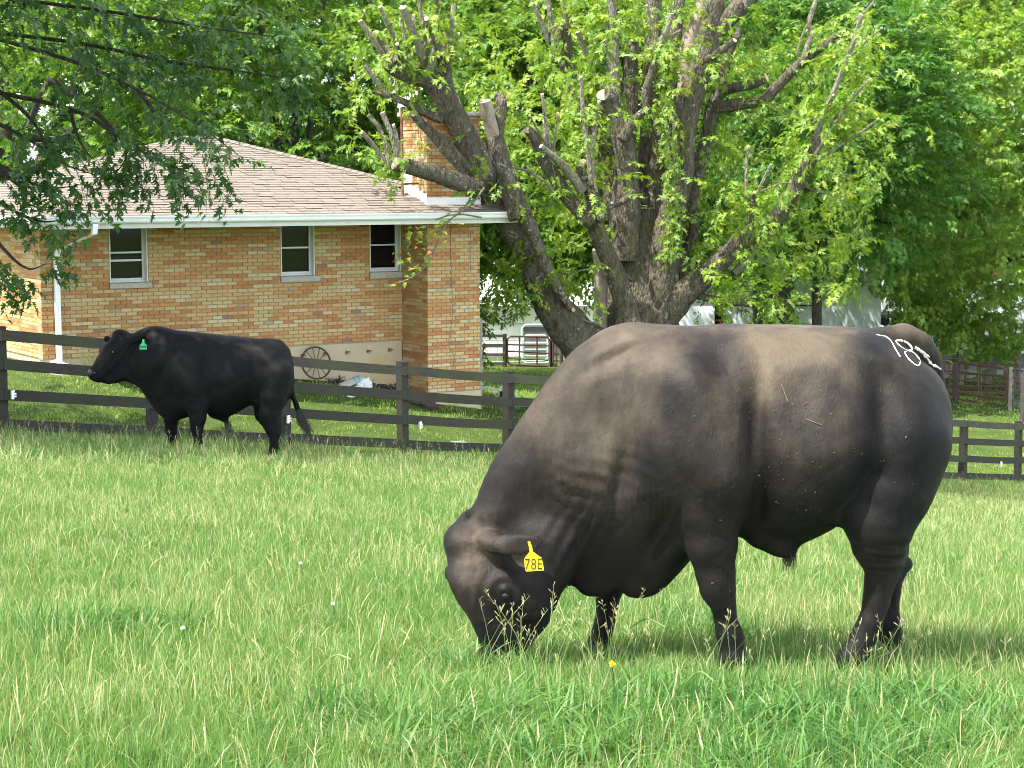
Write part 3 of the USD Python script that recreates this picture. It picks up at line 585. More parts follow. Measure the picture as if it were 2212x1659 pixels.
# ---------------------------------------------------------------- barnyard on the left: posts, gates, boards
def pole(name, x, y0, y1, Y, r, mat, label, group=None, square=False):
    """an upright post seen from row y0 (top) to y1 (foot)"""
    a, b = pt(x, y1, Y), pt(x, y0, Y); b = np.array([a[0], a[1], b[2]])
    t = thing(name, label, 'post', a, group)
    obj('shaft', tube([a - ZZ * 0.3, b], [r, r * 0.96], 10) if not square else box(a - ZZ * 0.3 - np.array([r, r, 0]), [2 * r, 0, 0], [0, 2 * r, 0], [0, 0, b[2] - a[2] + 0.3]), MATS[mat], t)
    return t
def gate(name, label, mat, L, Rr, Y0, Y1, rails, ups, r=0.026, cat='gate', group=None, arch=True):
    """a tube gate between columns L and Rr; rails: (row at left, row at right); ups: columns of the uprights"""
    top, bot = rails[0], rails[-1]; base = pt(L, bot[0], Y0)
    t = thing(name, label, cat, base, group)
    at = lambda x, k: pt(x, k[0] + (k[1] - k[0]) * (x - L) / (Rr - L), Y0 + (Y1 - Y0) * (x - L) / (Rr - L))
    fr = [at(L, bot), at(L, top), at(Rr, top), at(Rr, bot), at(L, bot)]
    path = []
    for q in range(4):
        a, b = fr[q], fr[q + 1]; d = unit(b - a); c = min(0.12, np.linalg.norm(b - a) * 0.2) if arch else 0.0
        path += [a + d * c, a + (b - a) * 0.5, b - d * c]
    path.append(path[0]); obj('frame', tube(np.array(path), r * 1.15, 8, cap=False), MATS[mat], t)
    for k in rails[1:-1]: obj('rail', tube([at(L, k), at(Rr, k)], r * 0.85, 7), MATS[mat], t)
    for x in ups: obj('upright', tube([at(x, top), at(x, bot)], r, 7), MATS[mat], t)
    return t
YL = 68.5
lp = 'dark round pen posts behind the main tree'
pole('pen_post', 1090.5, 721, 791, YL, 0.085, 'dark_post_look', 'dark pen post between the black boards and the brown pipe gate')
pole('pen_post', 1191.5, 724, 793, YL + 0.5, 0.07, 'dark_post_look', 'dark pen post in the middle of the brown pipe gate panels')
pole('pen_post', 1212.5, 738, 793, YL + 0.2, 0.07, 'dark_post_look', 'dark pen post half hidden by the leaning tree limb')
bf = thing('pen_boards', 'short black board fence beside the house corner in the barnyard', 'fence', pt(1066, 790, YL))
for y0, y1 in ((722.5, 728.5), (743, 751), (763, 770.5), (783, 791)):
    a, b = pt(1035, y1, YL - 0.1), pt(1088, y1, YL - 0.1); obj('board', box(a, b - a, [0, 0.03, 0], pt(1035, y0, YL - 0.1) - a), MATS['dark_post_look'], bf)
obj('wire', MB().add(*tube([pt(1035, 718, YL), pt(1080, 718.5, YL), pt(1086, 721, YL)], 0.015, 6)), MATS['galvanised_look'], bf)
gate('pipe_gate', 'brown five-rail pipe gate in front of the white barn, left of its dark post', 'pipe_look', 1096, 1188, YL, YL + 0.4, [(726.5, 728), (744, 747), (758.5, 763), (774, 778), (787.5, 791)], [1160, 1122], 0.035)
gate('pipe_gate', 'short brown pipe panel between the barnyard posts and the leaning limb', 'pipe_look', 1195, 1245, YL + 0.4, YL + 0.6, [(728.5, 730), (747, 749), (764, 766), (779, 781), (792, 793)], [1202, 1228], 0.035)
gate('teal_gate', 'pale teal tube gate leaning at the dark barn door', 'teal_look', 1131, 1183, YL + 1.4, YL + 1.4, [(724, 724), (740, 740), (755, 755), (768, 769), (780, 780)], [], 0.035)
gate('teal_gate', 'tall teal tube frame behind the smaller teal gate', 'teal_look', 1128, 1189, YL + 2.0, YL + 2.0, [(702, 702), (742, 742), (784, 784)], [], 0.04)
gate('wire_gate', 'thin grey wire panel against the white barn wall', 'galvanised_look', 1030, 1130, YL + 1.0, YL + 1.0, [(735, 735), (747, 747), (757, 757), (771, 771), (782, 782)], [1052, 1075, 1110], 0.015)
# ---------------------------------------------------------------- white barn, left
barn = thing('white_barn', 'long white metal barn behind the left pens with a dark sliding door', 'barn', pt(1130, 793, 74.0))
YB = 74.0
def bx(x0, x1, y0, y1, Y=YB, dep=0.2):
    a = pt(x0, y1, Y); b = pt(x1, y1, Y); c = pt(x0, y0, Y); return a, np.array([b[0] - a[0], 0, 0]), np.array([0, dep, 0]), np.array([0, 0, c[2] - a[2]])
def ribbed(x0, x1, y0, y1, Y, mat, name, parent, step=0.23, dep=9.0):
    a, ex, ey, ez = bx(x0, x1, y0, y1, Y, dep); m = MB(); m.add(*box(a, ex, ey, ez))
    for k in range(int(ex[0] / step)): m.add(*box(a + np.array([k * step + 0.05, 0.002, 0]), [0.03, 0, 0], [0, -0.012, 0], ez * 0.998 + 0 * a))
    return obj(name, m, MATS[mat], parent)
ribbed(900, 1330, 664, 802, YB, 'barn_white', 'wall', barn)
obj('trim', MB().add(*box(*bx(900, 1330, 697.5, 700.5, YB - 0.05, 0.04))), MATS['barn_trim_look'], barn)
obj('fascia', MB().add(*box(*bx(895, 1335, 651, 661, YB - 0.45, 0.06))), MATS['barn_white'], barn)
a = pt(895, 651, YB - 0.42); b = pt(1335, 651, YB - 0.42); up = np.array([0, 6.2, 2.2])
m = MB(); m.add(np.array([a, b, b + up, a + up, a - ZZ * 0.05, b - ZZ * 0.05, b + up - ZZ * 0.05, a + up - ZZ * 0.05]), BOXF)
for k in range(30):
    q = a + (b - a) * (k + 0.5) / 30; m.add(np.array([q + ZZ * 0.0, q + np.array([0.05, 0, 0.04]), q + np.array([0.1, 0, 0]), q + up, q + up + np.array([0.05, 0, 0.04]), q + up + np.array([0.1, 0, 0])]), [[0, 1, 4, 3], [1, 2, 5, 4]])
up2 = np.array([0, 6.2, -2.2]); a2, b2 = a + up, b + up
m.add(np.array([a2, b2, b2 + up2, a2 + up2, a2 - ZZ * 0.05, b2 - ZZ * 0.05, b2 + up2 - ZZ * 0.05, a2 + up2 - ZZ * 0.05]), BOXF)
obj('roof', m, MATS['barn_roof_look'], barn)
ribbed(1129.6, 1216, 706, 790, YB - 0.12, 'barn_door_look', 'door', barn, 0.3, 0.07)
# ---------------------------------------------------------------- bluish barn, middle right
YC = 70.0
b2_ = thing('metal_shed', 'pale bluish metal shed with tall dark sliding door behind the big tree', 'shed', pt(1700, 800, YC))
ribbed(1425, 1542, 585, 810, YC, 'barn_blue_white', 'wall', b2_, 0.9, 8.0); ribbed(1562, 1900, 585, 810, YC, 'barn_blue_white', 'wall', b2_, 0.9, 8.0)
obj('wall', MB().add(*box(*bx(1542, 1562, 585, 660, YC, 7.9))), MATS['barn_blue_white'], b2_)
m = MB(); m.add(*box(*bx(1541, 1563, 655, 812, YC + 0.5, 0.1))); obj('opening', m, MATS['opening_look'], b2_)
m = MB(); m.add(*box(*bx(1544, 1560, 690, 694, YC + 0.1, 0.05))); m.add(*box(*bx(1553, 1561, 694, 800, YC + 0.12, 0.05))); m.add(*box(*bx(1558.5, 1562, 660, 690, YC + 0.05, 0.05))); obj('plank', m, MATS['plank_look'], b2_)
ribbed(1625, 1712.6, 576, 806, YC - 0.15, 'barn_door_look', 'door', b2_, 0.26, 0.07)
obj('door_track', MB().add(*box(*bx(1600, 1762, 571, 575, YC - 0.2, 0.1))), MATS['barn_trim_look'], b2_)
obj('trim', MB().add(*box(*bx(1713.5, 1762, 658.5, 661, YC - 0.08, 0.05))), MATS['opening_look'], b2_)
obj('trim', MB().add(*box(*bx(1772, 1850, 644, 646.5, YC - 0.08, 0.05))), MATS['barn_trim_look'], b2_)
a = pt(1415, 585, YC - 0.4); b = pt(1906, 585, YC - 0.4)
v = np.array([a, b, b + np.array([0, 4.4, 1.7]), a + np.array([0, 4.4, 1.7]), a + np.array([0, 8.9, 0]), b + np.array([0, 8.9, 0])])
obj('roof', (np.vstack([v, v - ZZ * 0.06]), np.array([[0, 1, 2, 3], [3, 2, 5, 4], [6, 9, 8, 7], [9, 10, 11, 8], [0, 6, 7, 1], [4, 5, 11, 10]])), MATS['barn_roof_look'], b2_)
v = np.array([[a[0] + 0.15, a[1] + 0.42, a[2] - 0.05], [a[0] + 0.15, a[1] + 8.4, a[2] - 0.05], [a[0] + 0.15, a[1] + 4.4, a[2] + 1.6]]); d = np.array([b[0] - a[0] - 0.3, 0, 0])
for q in (v, v + d): obj('gable', (q, np.array([[0, 2, 1]])), MATS['barn_blue_white'], b2_)
# ---------------------------------------------------------------- right: white block wall, trailer, bunk, pens
bw = thing('white_building', 'low white block building behind the right-hand pens', 'building', pt(2050, 772, 78.0))
for k in range(9):
    y0 = 690 + k * 9.2; obj('course', MB().add(*box(*bx(1935, 2330, y0, y0 + 8.6, 78.0 + 0.004 * (k % 2), 6.0))), MATS['barn_white'], bw)
a = pt(1925, 690, 77.6); b = pt(2340, 690, 77.6); obj('roof', box(a, b - a, [0, 7.0, 1.5], [0, 0, 0.12]), MATS['barn_roof_look'], bw)
hs = thing('white_shed', 'small white shed with reddish door seen between shed and green tree', 'shed', pt(1922, 690, 90))
ribbed(1895, 1965, 588, 740, 90.0, 'barn_white', 'wall', hs, 0.4, 4.0); obj('door', MB().add(*box(*bx(1913, 1922, 632, 735, 89.9, 0.05))), MATS['plank_look'], hs)
a = pt(1888, 588, 89.6); b = pt(1972, 588, 89.6); obj('roof', box(a, b - a, [0, 4.6, 1.2], [0, 0, 0.1]), MATS['barn_roof_look'], hs)
tr = thing('flatbed_trailer', 'dark flatbed trailer parked beside the bluish shed', 'trailer', pt(1922, 700, 74))
obj('deck', MB().add(*box(*bx(1896, 1952, 680, 687, 74.0, 1.8))), MATS['blue_pipe_look'], tr)
for x in (1912, 1936):
    c = pt(x, 694, 74.2); v, f = tube([c, c + np.array([0, 0.2, 0])], 0.2, 16); obj('wheel', (v, f), MATS['opening_look'], tr)
rb = thing('red_implement', 'red farm implement half hidden in the green tree', 'implement', pt(2130, 700, 84))
obj('tank', tube(spline([pt(x, y, 84) for x, y in ((2085, 612), (2110, 596), (2140, 590), (2165, 604))], 10), [0.2, 0.45, 0.55, 0.55, 0.55, 0.55, 0.55, 0.5, 0.4, 0.2], 12), MATS['red_look'], rb, smooth=True)
for x in (2100, 2150): obj('leg', tube([pt(x, 606, 84), pt(x, 772, 84)], 0.08, 8), MATS['red_look'], rb)
bk = thing('feed_bunk', 'long grey metal feed bunk across the gravel yard', 'trough', pt(2110, 785, 63))
p0, p1 = pt(2030, 780, 63.5), pt(2230, 776, 61.5); d = unit(p1 - p0); sd = unit(np.cross(d, ZZ))
prof = [(-0.4, 0.32), (-0.3, 0.0), (0.3, 0.0), (0.4, 0.32), (0.36, 0.32), (0.27, 0.05), (-0.27, 0.05), (-0.36, 0.32)]
v = np.array([q + sd * a_ + ZZ * (b_ - 0.12) for q in (p0, p1) for a_, b_ in prof]); obj('trough', (v, np.array([[i, (i + 1) % 8, 8 + (i + 1) % 8, 8 + i] for i in range(8)])), MATS['galvanised_look'], bk)
for t_ in (0.05, 0.35, 0.65, 0.95): q = p0 + (p1 - p0) * t_; obj('leg', box(q - sd * 0.3 - ZZ * 0.6 - d * 0.05, d * 0.1, sd * 0.6, ZZ * 0.48), MATS['galvanised_look'], bk)
YR = 56.0
pole('pen_post', 2064.5, 783, 872, YR, 0.075, 'dark_post_look', 'dark square pen post just right of the near bull rump', square=True)
pole('pen_post', 2209.5, 806, 894, 52.0, 0.09, 'dark_post_look', 'dark pen post at the right edge of the picture')
pole('pen_post', 2181.5, 793, 884, 54.0, 0.06, 'grey_post_look', 'pale wooden pen post between the two right-hand pipe gates')
gate('pipe_gate', 'rusty six-rail pipe gate right of the near bull on the lawn', 'pipe_look', 2069, 2176, YR, 54.1, [(783, 797), (803, 815), (821, 834), (835, 848), (850, 863), (863, 876)], [2119], 0.032)
gate('pipe_gate', 'rusty pipe gate half hidden behind the near bull rump', 'pipe_look', 2000, 2060, YR + 1, YR, [(778, 782), (798, 802), (815, 820), (831, 835), (846, 850), (860, 866)], [2030], 0.032)
gate('pipe_gate', 'blue grey pipe gate at the right edge of the picture', 'blue_pipe_look', 2188, 2290, 54.0, 50.0, [(797, 806), (815, 825), (833, 843), (849, 860), (866, 876), (878, 890)], [2240], 0.032)
gate('pipe_gate', 'faded red pipe panel standing behind the rusty gate', 'rusty_pipe_look', 2040, 2200, 59.0, 58.0, [(781, 789), (807, 812), (819, 825), (832, 836), (845, 850)], [2051, 2113, 2193], 0.028)
gate('teal_gate', 'pale green pipe panel against the white building', 'teal_look', 2005, 2062, 72, 72, [(712, 712), (724.5, 724.5), (737, 737), (748, 748), (760, 760), (772, 772)], [2023], 0.03)
for k, (x, y0, y1, Y, lb) in enumerate(((2075.5, 748, 818, 60.5, 'grey wooden post left of three, behind the rusty pipe gate'), (2136.5, 745, 808, 62.0, 'grey wooden post behind the middle of the rusty pipe gate'), (2199, 744, 806, 61.0, 'grey wooden post behind the blue grey gate'))):
    pole('wooden_post', x, y0, y1, Y, 0.1, 'grey_post_look', lb)
wf = thing('wire_fence', 'thin wire fence strung along the grey wooden posts', 'fence', pt(2136, 805, 61))
for y in (757, 771, 786, 798): obj('wire', tube([pt(2020, y + 3, 60.2), pt(2075.5, y + 3, 60.4), pt(2136.5, y, 61.9), pt(2199, y - 1, 60.9), pt(2260, y - 1, 60.9)], 0.008, 5), MATS['galvanised_look'], wf)
sheet('gravel_yard', [(22.5, 58.5), (34, 58.5), (36, 77), (20, 77)], 'gravel_look', 0.0)
# ---------------------------------------------------------------- bits by the house wall
wh = thing('wagon_wheel', 'rusty iron wagon wheel leaning on the pale foundation', 'wheel', P(683, 816, 0.15))
c = P(683, 784, 0.16); R0 = 0.30; tl = 0.25
ea_, eb_ = U, unit(ZZ - N * tl)
ring = [c + R0 * (math.cos(t) * ea_ + math.sin(t) * eb_) for t in np.linspace(0, 2 * math.pi, 41)]
obj('rim', tube(np.array(ring), 0.018, 8, cap=False), MATS['wheel_look'], wh); obj('hub', tube([c - N * 0.05, c + N * 0.05], 0.035, 12), MATS['wheel_look'], wh)
for q in range(12):
    t = 2 * math.pi * q / 12 + 0.13; obj('spoke', tube([c, c + (R0 - 0.01) * (math.cos(t) * ea_ + math.sin(t) * eb_)], 0.008, 6), MATS['wheel_look'], wh)
def lump(c, r, seed, amp=0.25, sub=3):
    m = trimesh.creation.icosphere(sub, 1.0); v = m.vertices * (1 + amp * (2 * meshkit.fbm(m.vertices * 2.2 + seed, 3, seed) - 1))[:, None]
    return v * np.asarray(r) + c, m.faces
def on_ground(x, y, up=0.0):
    d = pt(x, y, 1.0) - CAMP; ts = np.linspace(5, 110, 4000); p = CAMP + d * ts[:, None]; g = ground(p[:, 0], p[:, 1]); k = int(np.argmax(p[:, 2] < g)); q = p[k].copy(); q[2] = g[k] + up; return q
def by_wall(x, off, up=0.0):
    u = on_wall(x, 800, off)[0]; q = W(u, 0, off); q[2] = float(ground(q[0], q[1])) + up; return q
hp = thing('dark_heap', 'dark heap of dead leaves beside the wagon wheel', 'heap', by_wall(728, 0.3))
m = MB()
for k in range(160):
    q = by_wall(728, 0.32) + rng.normal(0, 1, 3) * [0.13, 0.1, 0.05] + ZZ * 0.07; a_, b_ = unit(rng.normal(0, 1, 3)), unit(rng.normal(0, 1, 3)); m.add(np.array([q - a_ * 0.03, q - b_ * 0.025, q + a_ * 0.035, q + b_ * 0.025]), [[0, 1, 2, 3]])
obj('leaf_litter', m, MATS['mulch_look'], hp, kind='stuff'); v, f = lump(by_wall(728, 0.3, 0.02), (0.17, 0.14, 0.10), 3); obj('heap', (v, f), MATS['mulch_look'], hp)
q0 = by_wall(752, 0.55); sk = thing('white_sack', 'crumpled white plastic sack on the lawn by the foundation', 'sack', by_wall(784, 0.6))
v, f = lump(by_wall(786, 0.6, 0.11), (0.16, 0.13, 0.15), 8, 0.5); obj('sack', (v, f), MATS['sack_look'], sk, smooth=True); v, f = lump(by_wall(772, 0.75, 0.05), (0.16, 0.12, 0.08), 5, 0.6); obj('fold', (v, f), MATS['sack_look'], sk, smooth=True)
tb = thing('grey_tube', 'grey plastic drain tube with blue bands leaning on the sack', 'tube', by_wall(735, 0.6))
pa, pb_ = by_wall(733, 0.62, 0.06), by_wall(780, 0.60, 0.27); obj('tube', tube([pa, pa + (pb_ - pa) * 0.5 - ZZ * 0.01, pb_], 0.065, 14), MATS['grey_tube_look'], tb)
for t_ in (0.62, 0.8): obj('band', tube([pa + (pb_ - pa) * t_, pa + (pb_ - pa) * (t_ + 0.08)], 0.068, 14), MATS['blue_band_look'], tb)
v, f = lump(by_wall(757, 1.0, 0.03), (0.09, 0.07, 0.05), 21, 0.7); sc = thing('paper_scrap', 'small white scrap of paper lying in the lawn below the sack', 'litter', by_wall(757, 1.0)); obj('scrap', (v, f), MATS['sack_look'], sc)
m = MB()
for k in range(420):
    x = rng.uniform(800, 940); q = by_wall(x, (rng.uniform(0.05, 0.7) if x < 866 else CH_OUT + rng.uniform(0.0, 0.45) - max(0, (925 - x)) * 0.008), 0.03 + rng.uniform(0, 0.05)); a_, b_ = unit(rng.normal(0, 1, 3) * [1, 1, 0.4]), unit(rng.normal(0, 1, 3) * [1, 1, 0.4])
    s_ = rng.uniform(0.03, 0.06); m.add(np.array([q - a_ * s_, q - b_ * s_ * 0.6, q + a_ * s_, q + b_ * s_ * 0.6]), [[0, 1, 2, 3]])
mu = obj('mulch', m, MATS['mulch_look'], kind='stuff'); tag(stage.GetPrimAtPath(mu), 'dark mulch strip along the foot of the foundation', 'mulch', None, 'stuff')
mt = thing('drain_hose', 'black flexible hose lying along the chimney foot', 'hose', by_wall(900, CH_OUT + 0.15)); obj('hose', tube(spline([by_wall(x, CH_OUT + o_, 0.06) for x, o_ in ((868, -0.1), (885, 0.12), (905, 0.2), (925, 0.32), (945, 0.34))], 22), 0.055, 10), MATS['dark_post_look'], mt)
# folded lawn chair and plank beyond the house corner
g = pt(1052, 862, 36.2); g[2] = float(ground(g[0], g[1])); ch = thing('lawn_chair', 'white tube lawn chair fallen over behind the fence post', 'chair', g)
for dx_ in (-0.18, 0.22):
    o = g + np.array([dx_, dx_ * 0.5, 0]); obj('frame', tube(spline([o, o + np.array([0.02, 0, 0.16]), o + np.array([0.12, 0, 0.24]), o + np.array([0.28, 0.0, 0.2]), o + np.array([0.38, 0.1, 0.0])], 16), 0.014, 7), MATS['plastic_white'], ch)
for q in range(4): o = g + np.array([-0.1 + q * 0.11, 0.02, 0.2 - 0.015 * q]); obj('strap', box(o, [0.06, 0.0, 0.0], [0.2, 0.3, -0.02], [0, 0, 0.008]), MATS['plastic_white'], ch)
g2 = pt(1130, 861, 36.0); g2[2] = float(ground(g2[0], g2[1])); pk = thing('grey_board', 'flat bluish grey board lying on the lawn behind the fence', 'board', g2)
obj('board', box(g2 + np.array([-0.6, 0, 0.03]), [1.2, 0.35, -0.03], [-0.1, 0.28, 0], [0, 0, 0.05], c=0.01), MATS['plank_grey_look'], pk)
bn = pt(1093, 852, 35.9); bn[2] = float(ground(bn[0], bn[1])); bn_ = thing('blue_bucket', 'dark blue bucket beside the fence post', 'bucket', bn)
an = np.linspace(0, 2 * math.pi, 21)[:-1]; pr = [(0.0, 0.0), (0.10, 0.0), (0.13, 0.27), (0.12, 0.27), (0.09, 0.02)]; v = np.array([bn + np.array([r_ * math.cos(a_), r_ * math.sin(a_), z_]) for r_, z_ in pr for a_ in an]); obj('pail', (v, np.array([[i * 20 + j, i * 20 + (j + 1) % 20, (i + 1) * 20 + (j + 1) % 20, (i + 1) * 20 + j] for i in range(4) for j in range(20)])), MATS['blue_pipe_look'], bn_)
bo = on_ground(993, 961, 0.035); bt = thing('plastic_bottle', 'clear plastic bottle lying in the shaded lawn', 'bottle', bo)
obj('bottle', tube([bo + np.array([q, 0.2 * q, 0]) for q in (-0.14, -0.135, -0.05, 0.06, 0.10, 0.135)], [0.028, 0.034, 0.033, 0.034, 0.014, 0.012], 12), MATS['plastic_white'] if False else MATS['bottle_look'], bt, smooth=True)
# lit dry grass tuft and stone at the left corner
tu = thing('dry_tuft', 'tuft of dry yellow grass at the foundation behind the far bull', 'plant', by_wall(205, 0.1)); m = MB()
for k in range(50):
    o = by_wall(205, 0.12) + np.array([rng.normal(0, 0.07), rng.normal(0, 0.04), 0]); d = unit(np.array([rng.normal(0, 0.5), rng.normal(0, 0.3), 1])); l = rng.uniform(0.25, 0.55); s_ = unit(np.cross(d, [0, 1, 0.1])) * 0.006
    m.add(np.array([o - s_, o + s_, o + d * l * 0.6 + s_, o + d * l * 0.6 - s_, o + d * l + np.array([0.05 * np.sign(d[0]), 0, -0.03])]), [[0, 1, 2, 3], [3, 2, 4, 4]], rng.uniform(0.5, 0.9))
obj('blades', m, MATS['seed_look'], tu, kind='stuff')
st = by_wall(126, 0.35, 0.05); v, f = lump(st, (0.2, 0.15, 0.17), 31, 0.4); so = thing('pale_stone', 'pale rough stone at the house corner beside the downpipe', 'stone', st - ZZ * 0.05); obj('stone', (v, f), MATS['flashing_look'], so)
# ---------------------------------------------------------------- leaves, sprays, trees
rng = np.random.default_rng(23)
def leaf(size, r, droop=0.25):
    """a five-lobed maple leaf: base at the origin, tip along +y, upper face +z"""
    h = [(0.0, 0.0), (0.14, 0.02), (0.50, 0.08), (0.19, 0.28), (0.60, 0.68), (0.14, 0.50), (0.19, 0.80), (0.0, 1.1)]
    k = 1 + r.uniform(-0.12, 0.12); p = [(x * k, y) for x, y in h]
    pts = p + [(-x, y) for x, y in p[-2:0:-1]] + [(0.0, 0.38)]
    v = np.array([(x, y, 0.13 * abs(x) - droop * y * y * 0.5) for x, y in pts]) * size
    n = len(pts) - 1
    return v, np.array([[n, i, (i + 1) % n] for i in range(n)])
def rot(axis, a):
    x, y, z = unit(axis); c, s = math.cos(a), math.sin(a); C = 1 - c
    return np.array([[c + x * x * C, x * y * C - z * s, x * z * C + y * s], [y * x * C + z * s, c + y * y * C, y * z * C - x * s], [z * x * C - y * s, z * y * C + x * s, c + z * z * C]])
def spray(r, n=12, L=0.5, size=0.12, hang=0.35, tone=(0.0, 0.55)):
    """a leafy twig along +x (z up): list of (v, f, tone), the twig first"""
    ax = spline([[0, 0, 0], [L * 0.5, r.uniform(-.05, .05) * L, -0.03 * L], [L, r.uniform(-.1, .1) * L, -0.2 * L]], 6)
    out = [(*tube(ax, np.linspace(0.006, 0.002, 6), 3, cap=False), 0.0)]
    for k in range(n):
        s = (k + 0.6) / n; s = 0.12 + 0.88 * s; q = ax[min(int(s * 5), 4)] + (ax[min(int(s * 5), 4) + 1] - ax[min(int(s * 5), 4)]) * (s * 5 - int(s * 5) if s < 1 else 1)
        side = 1 if k % 2 else -1; ang = side * r.uniform(0.5, 1.3) * (1 if k < n - 1 else 0.1)
        d = np.array([math.cos(ang), math.sin(ang), r.uniform(-0.5, 0.1) - hang * r.uniform(0.2, 1.6)]); d = unit(d)
        pe = r.uniform(0.03, 0.09) * (size / 0.12); b = q + d * pe
        up = unit(np.array([r.normal(0, 0.35), r.normal(0, 0.35), 1.0])); xx = unit(np.cross(d, up)); zz = np.cross(xx, d)
        v, f = leaf(size * r.uniform(0.7, 1.2), r, r.uniform(0.1, 0.6))
        out.append((v @ np.stack([xx, d, zz]) + b, f, r.uniform(*tone)))
    return out
def spray_mesh(parts):
    m = MB()
    for v, f, t in parts: m.add(v, f, t)
    return m.get()
def sprays(mat, seed, count=5, **kw):
    r = np.random.default_rng(seed); return [(*spray_mesh(spray(r, **kw)), mat) for _ in range(count)]
def orient(out, r, hang=0.3, jit=0.45):
    """frames for sprays that grow along the directions out"""
    x = out + r.normal(0, jit, out.shape); x[:, 2] -= hang; x /= np.linalg.norm(x, axis=1, keepdims=True)
    up = np.array([0, 0, 1.0]) + r.normal(0, 0.3, out.shape); y = np.cross(up, x); y /= np.maximum(np.linalg.norm(y, axis=1, keepdims=True), 1e-6)
    return frame_quat(x, y, np.cross(x, y))
def crown_points(r, c, rad, ncl, per, cr=(0.8, 1.5), lo=0.5, flat=0.65, bottom=-1.0):
    P_, O_, T_ = [], [], []
    for _ in range(ncl):
        d = unit(r.normal(0, 1, 3)); d[2] = max(d[2], bottom) ; f = r.uniform(lo, 1.0) ** 0.6
        cc = c + d * rad * f * (0.82 + 0.36 * meshkit.noise(d * 1.7 + 5, int(abs(c[0]) * 7) % 97)); s = r.uniform(*cr); T_.append(cc)
        o = r.normal(0, 1, (per, 3)); o /= np.linalg.norm(o, axis=1, keepdims=True); o[:, 2] = np.where(r.random(per) < 0.72, np.abs(o[:, 2]), o[:, 2])
        P_.append(cc + o * s * r.uniform(0.45, 1.05, (per, 1)) * [1, 1, flat]); O_.append(o + 0.5 * d)
    return np.vstack(P_), np.vstack(O_), np.array(T_)
BRIGHT = sprays(MATS['maple_bright_leaf'], 1, 5, n=16, L=0.62, size=0.135)
MID = sprays(MATS['maple_mid_leaf'], 2, 5, n=16, L=0.62, size=0.135)
LIGHT = sprays(MATS['maple_light_leaf'], 6, 5, n=16, L=0.66, size=0.14, hang=0.6)
DARK = sprays(MATS['maple_dark_leaf'], 3, 6, n=15, L=0.62, size=0.112, hang=0.6)
YOUNG = sprays(MATS['maple_young_leaf'], 4, 6, n=11, L=0.45, size=0.115)
def keep_view(p, mx=330, my=330):
    x, y = proj(p); return (x > -mx) & (x < 2212 + mx) & (y > -my) & (y < 1300)
def tree(name, label, x, Y, trunk_r, zc, rad, ncl, per, protos, seed, bmat='dark_bark_look', group=None, bottom=-1.0, cr=(0.9, 1.6), lean=0.0, limbs=9, cut=None, shift=(0, 0)):
    r = np.random.default_rng(seed); X = (x - CX) / F * Y; b = np.array([X, Y, float(ground(X, Y))])
    t = thing(name, label, 'tree', b, group); c = np.array([X + lean + shift[0], Y + shift[1], zc])
    p, o, cl = crown_points(r, c, np.array(rad), ncl, per, cr, bottom=bottom)
    k = keep_view(p)
    if cut is not None: k &= cut(*proj(p), p)
    p, o = p[k], o[k]
    top = c + np.array([0, 0, rad[2] * 0.5])
    obj('trunk', tube(spline([b - ZZ * 0.4, b + ZZ * 0.3, b * 0.6 + c * 0.4 + r.normal(0, 0.15, 3), c, top], 22), np.interp(np.linspace(0, 1, 22), [0, 0.06, 0.5, 1], [trunk_r * 1.4, trunk_r, trunk_r * 0.75, trunk_r * 0.2]), 14, rough=0.12, seed=seed), MATS[bmat], t, smooth=True)
    for q in cl[r.permutation(len(cl))[:limbs]]:
        s = r.uniform(0.35, 0.9); st = b + (c - b) * s; md = (st + q) / 2 + np.array([0, 0, 0.5])
        obj('limb', tube(spline([st, md, q], 10), np.linspace(trunk_r * 0.4, 0.03, 10), 8, rough=0.1, seed=seed + 1), MATS[bmat], t, smooth=True)
    instancer(t + '/crown', protos, p, orient(o, r), r.uniform(0.8, 1.3, len(p)), r.integers(0, len(protos), len(p)))
    return t
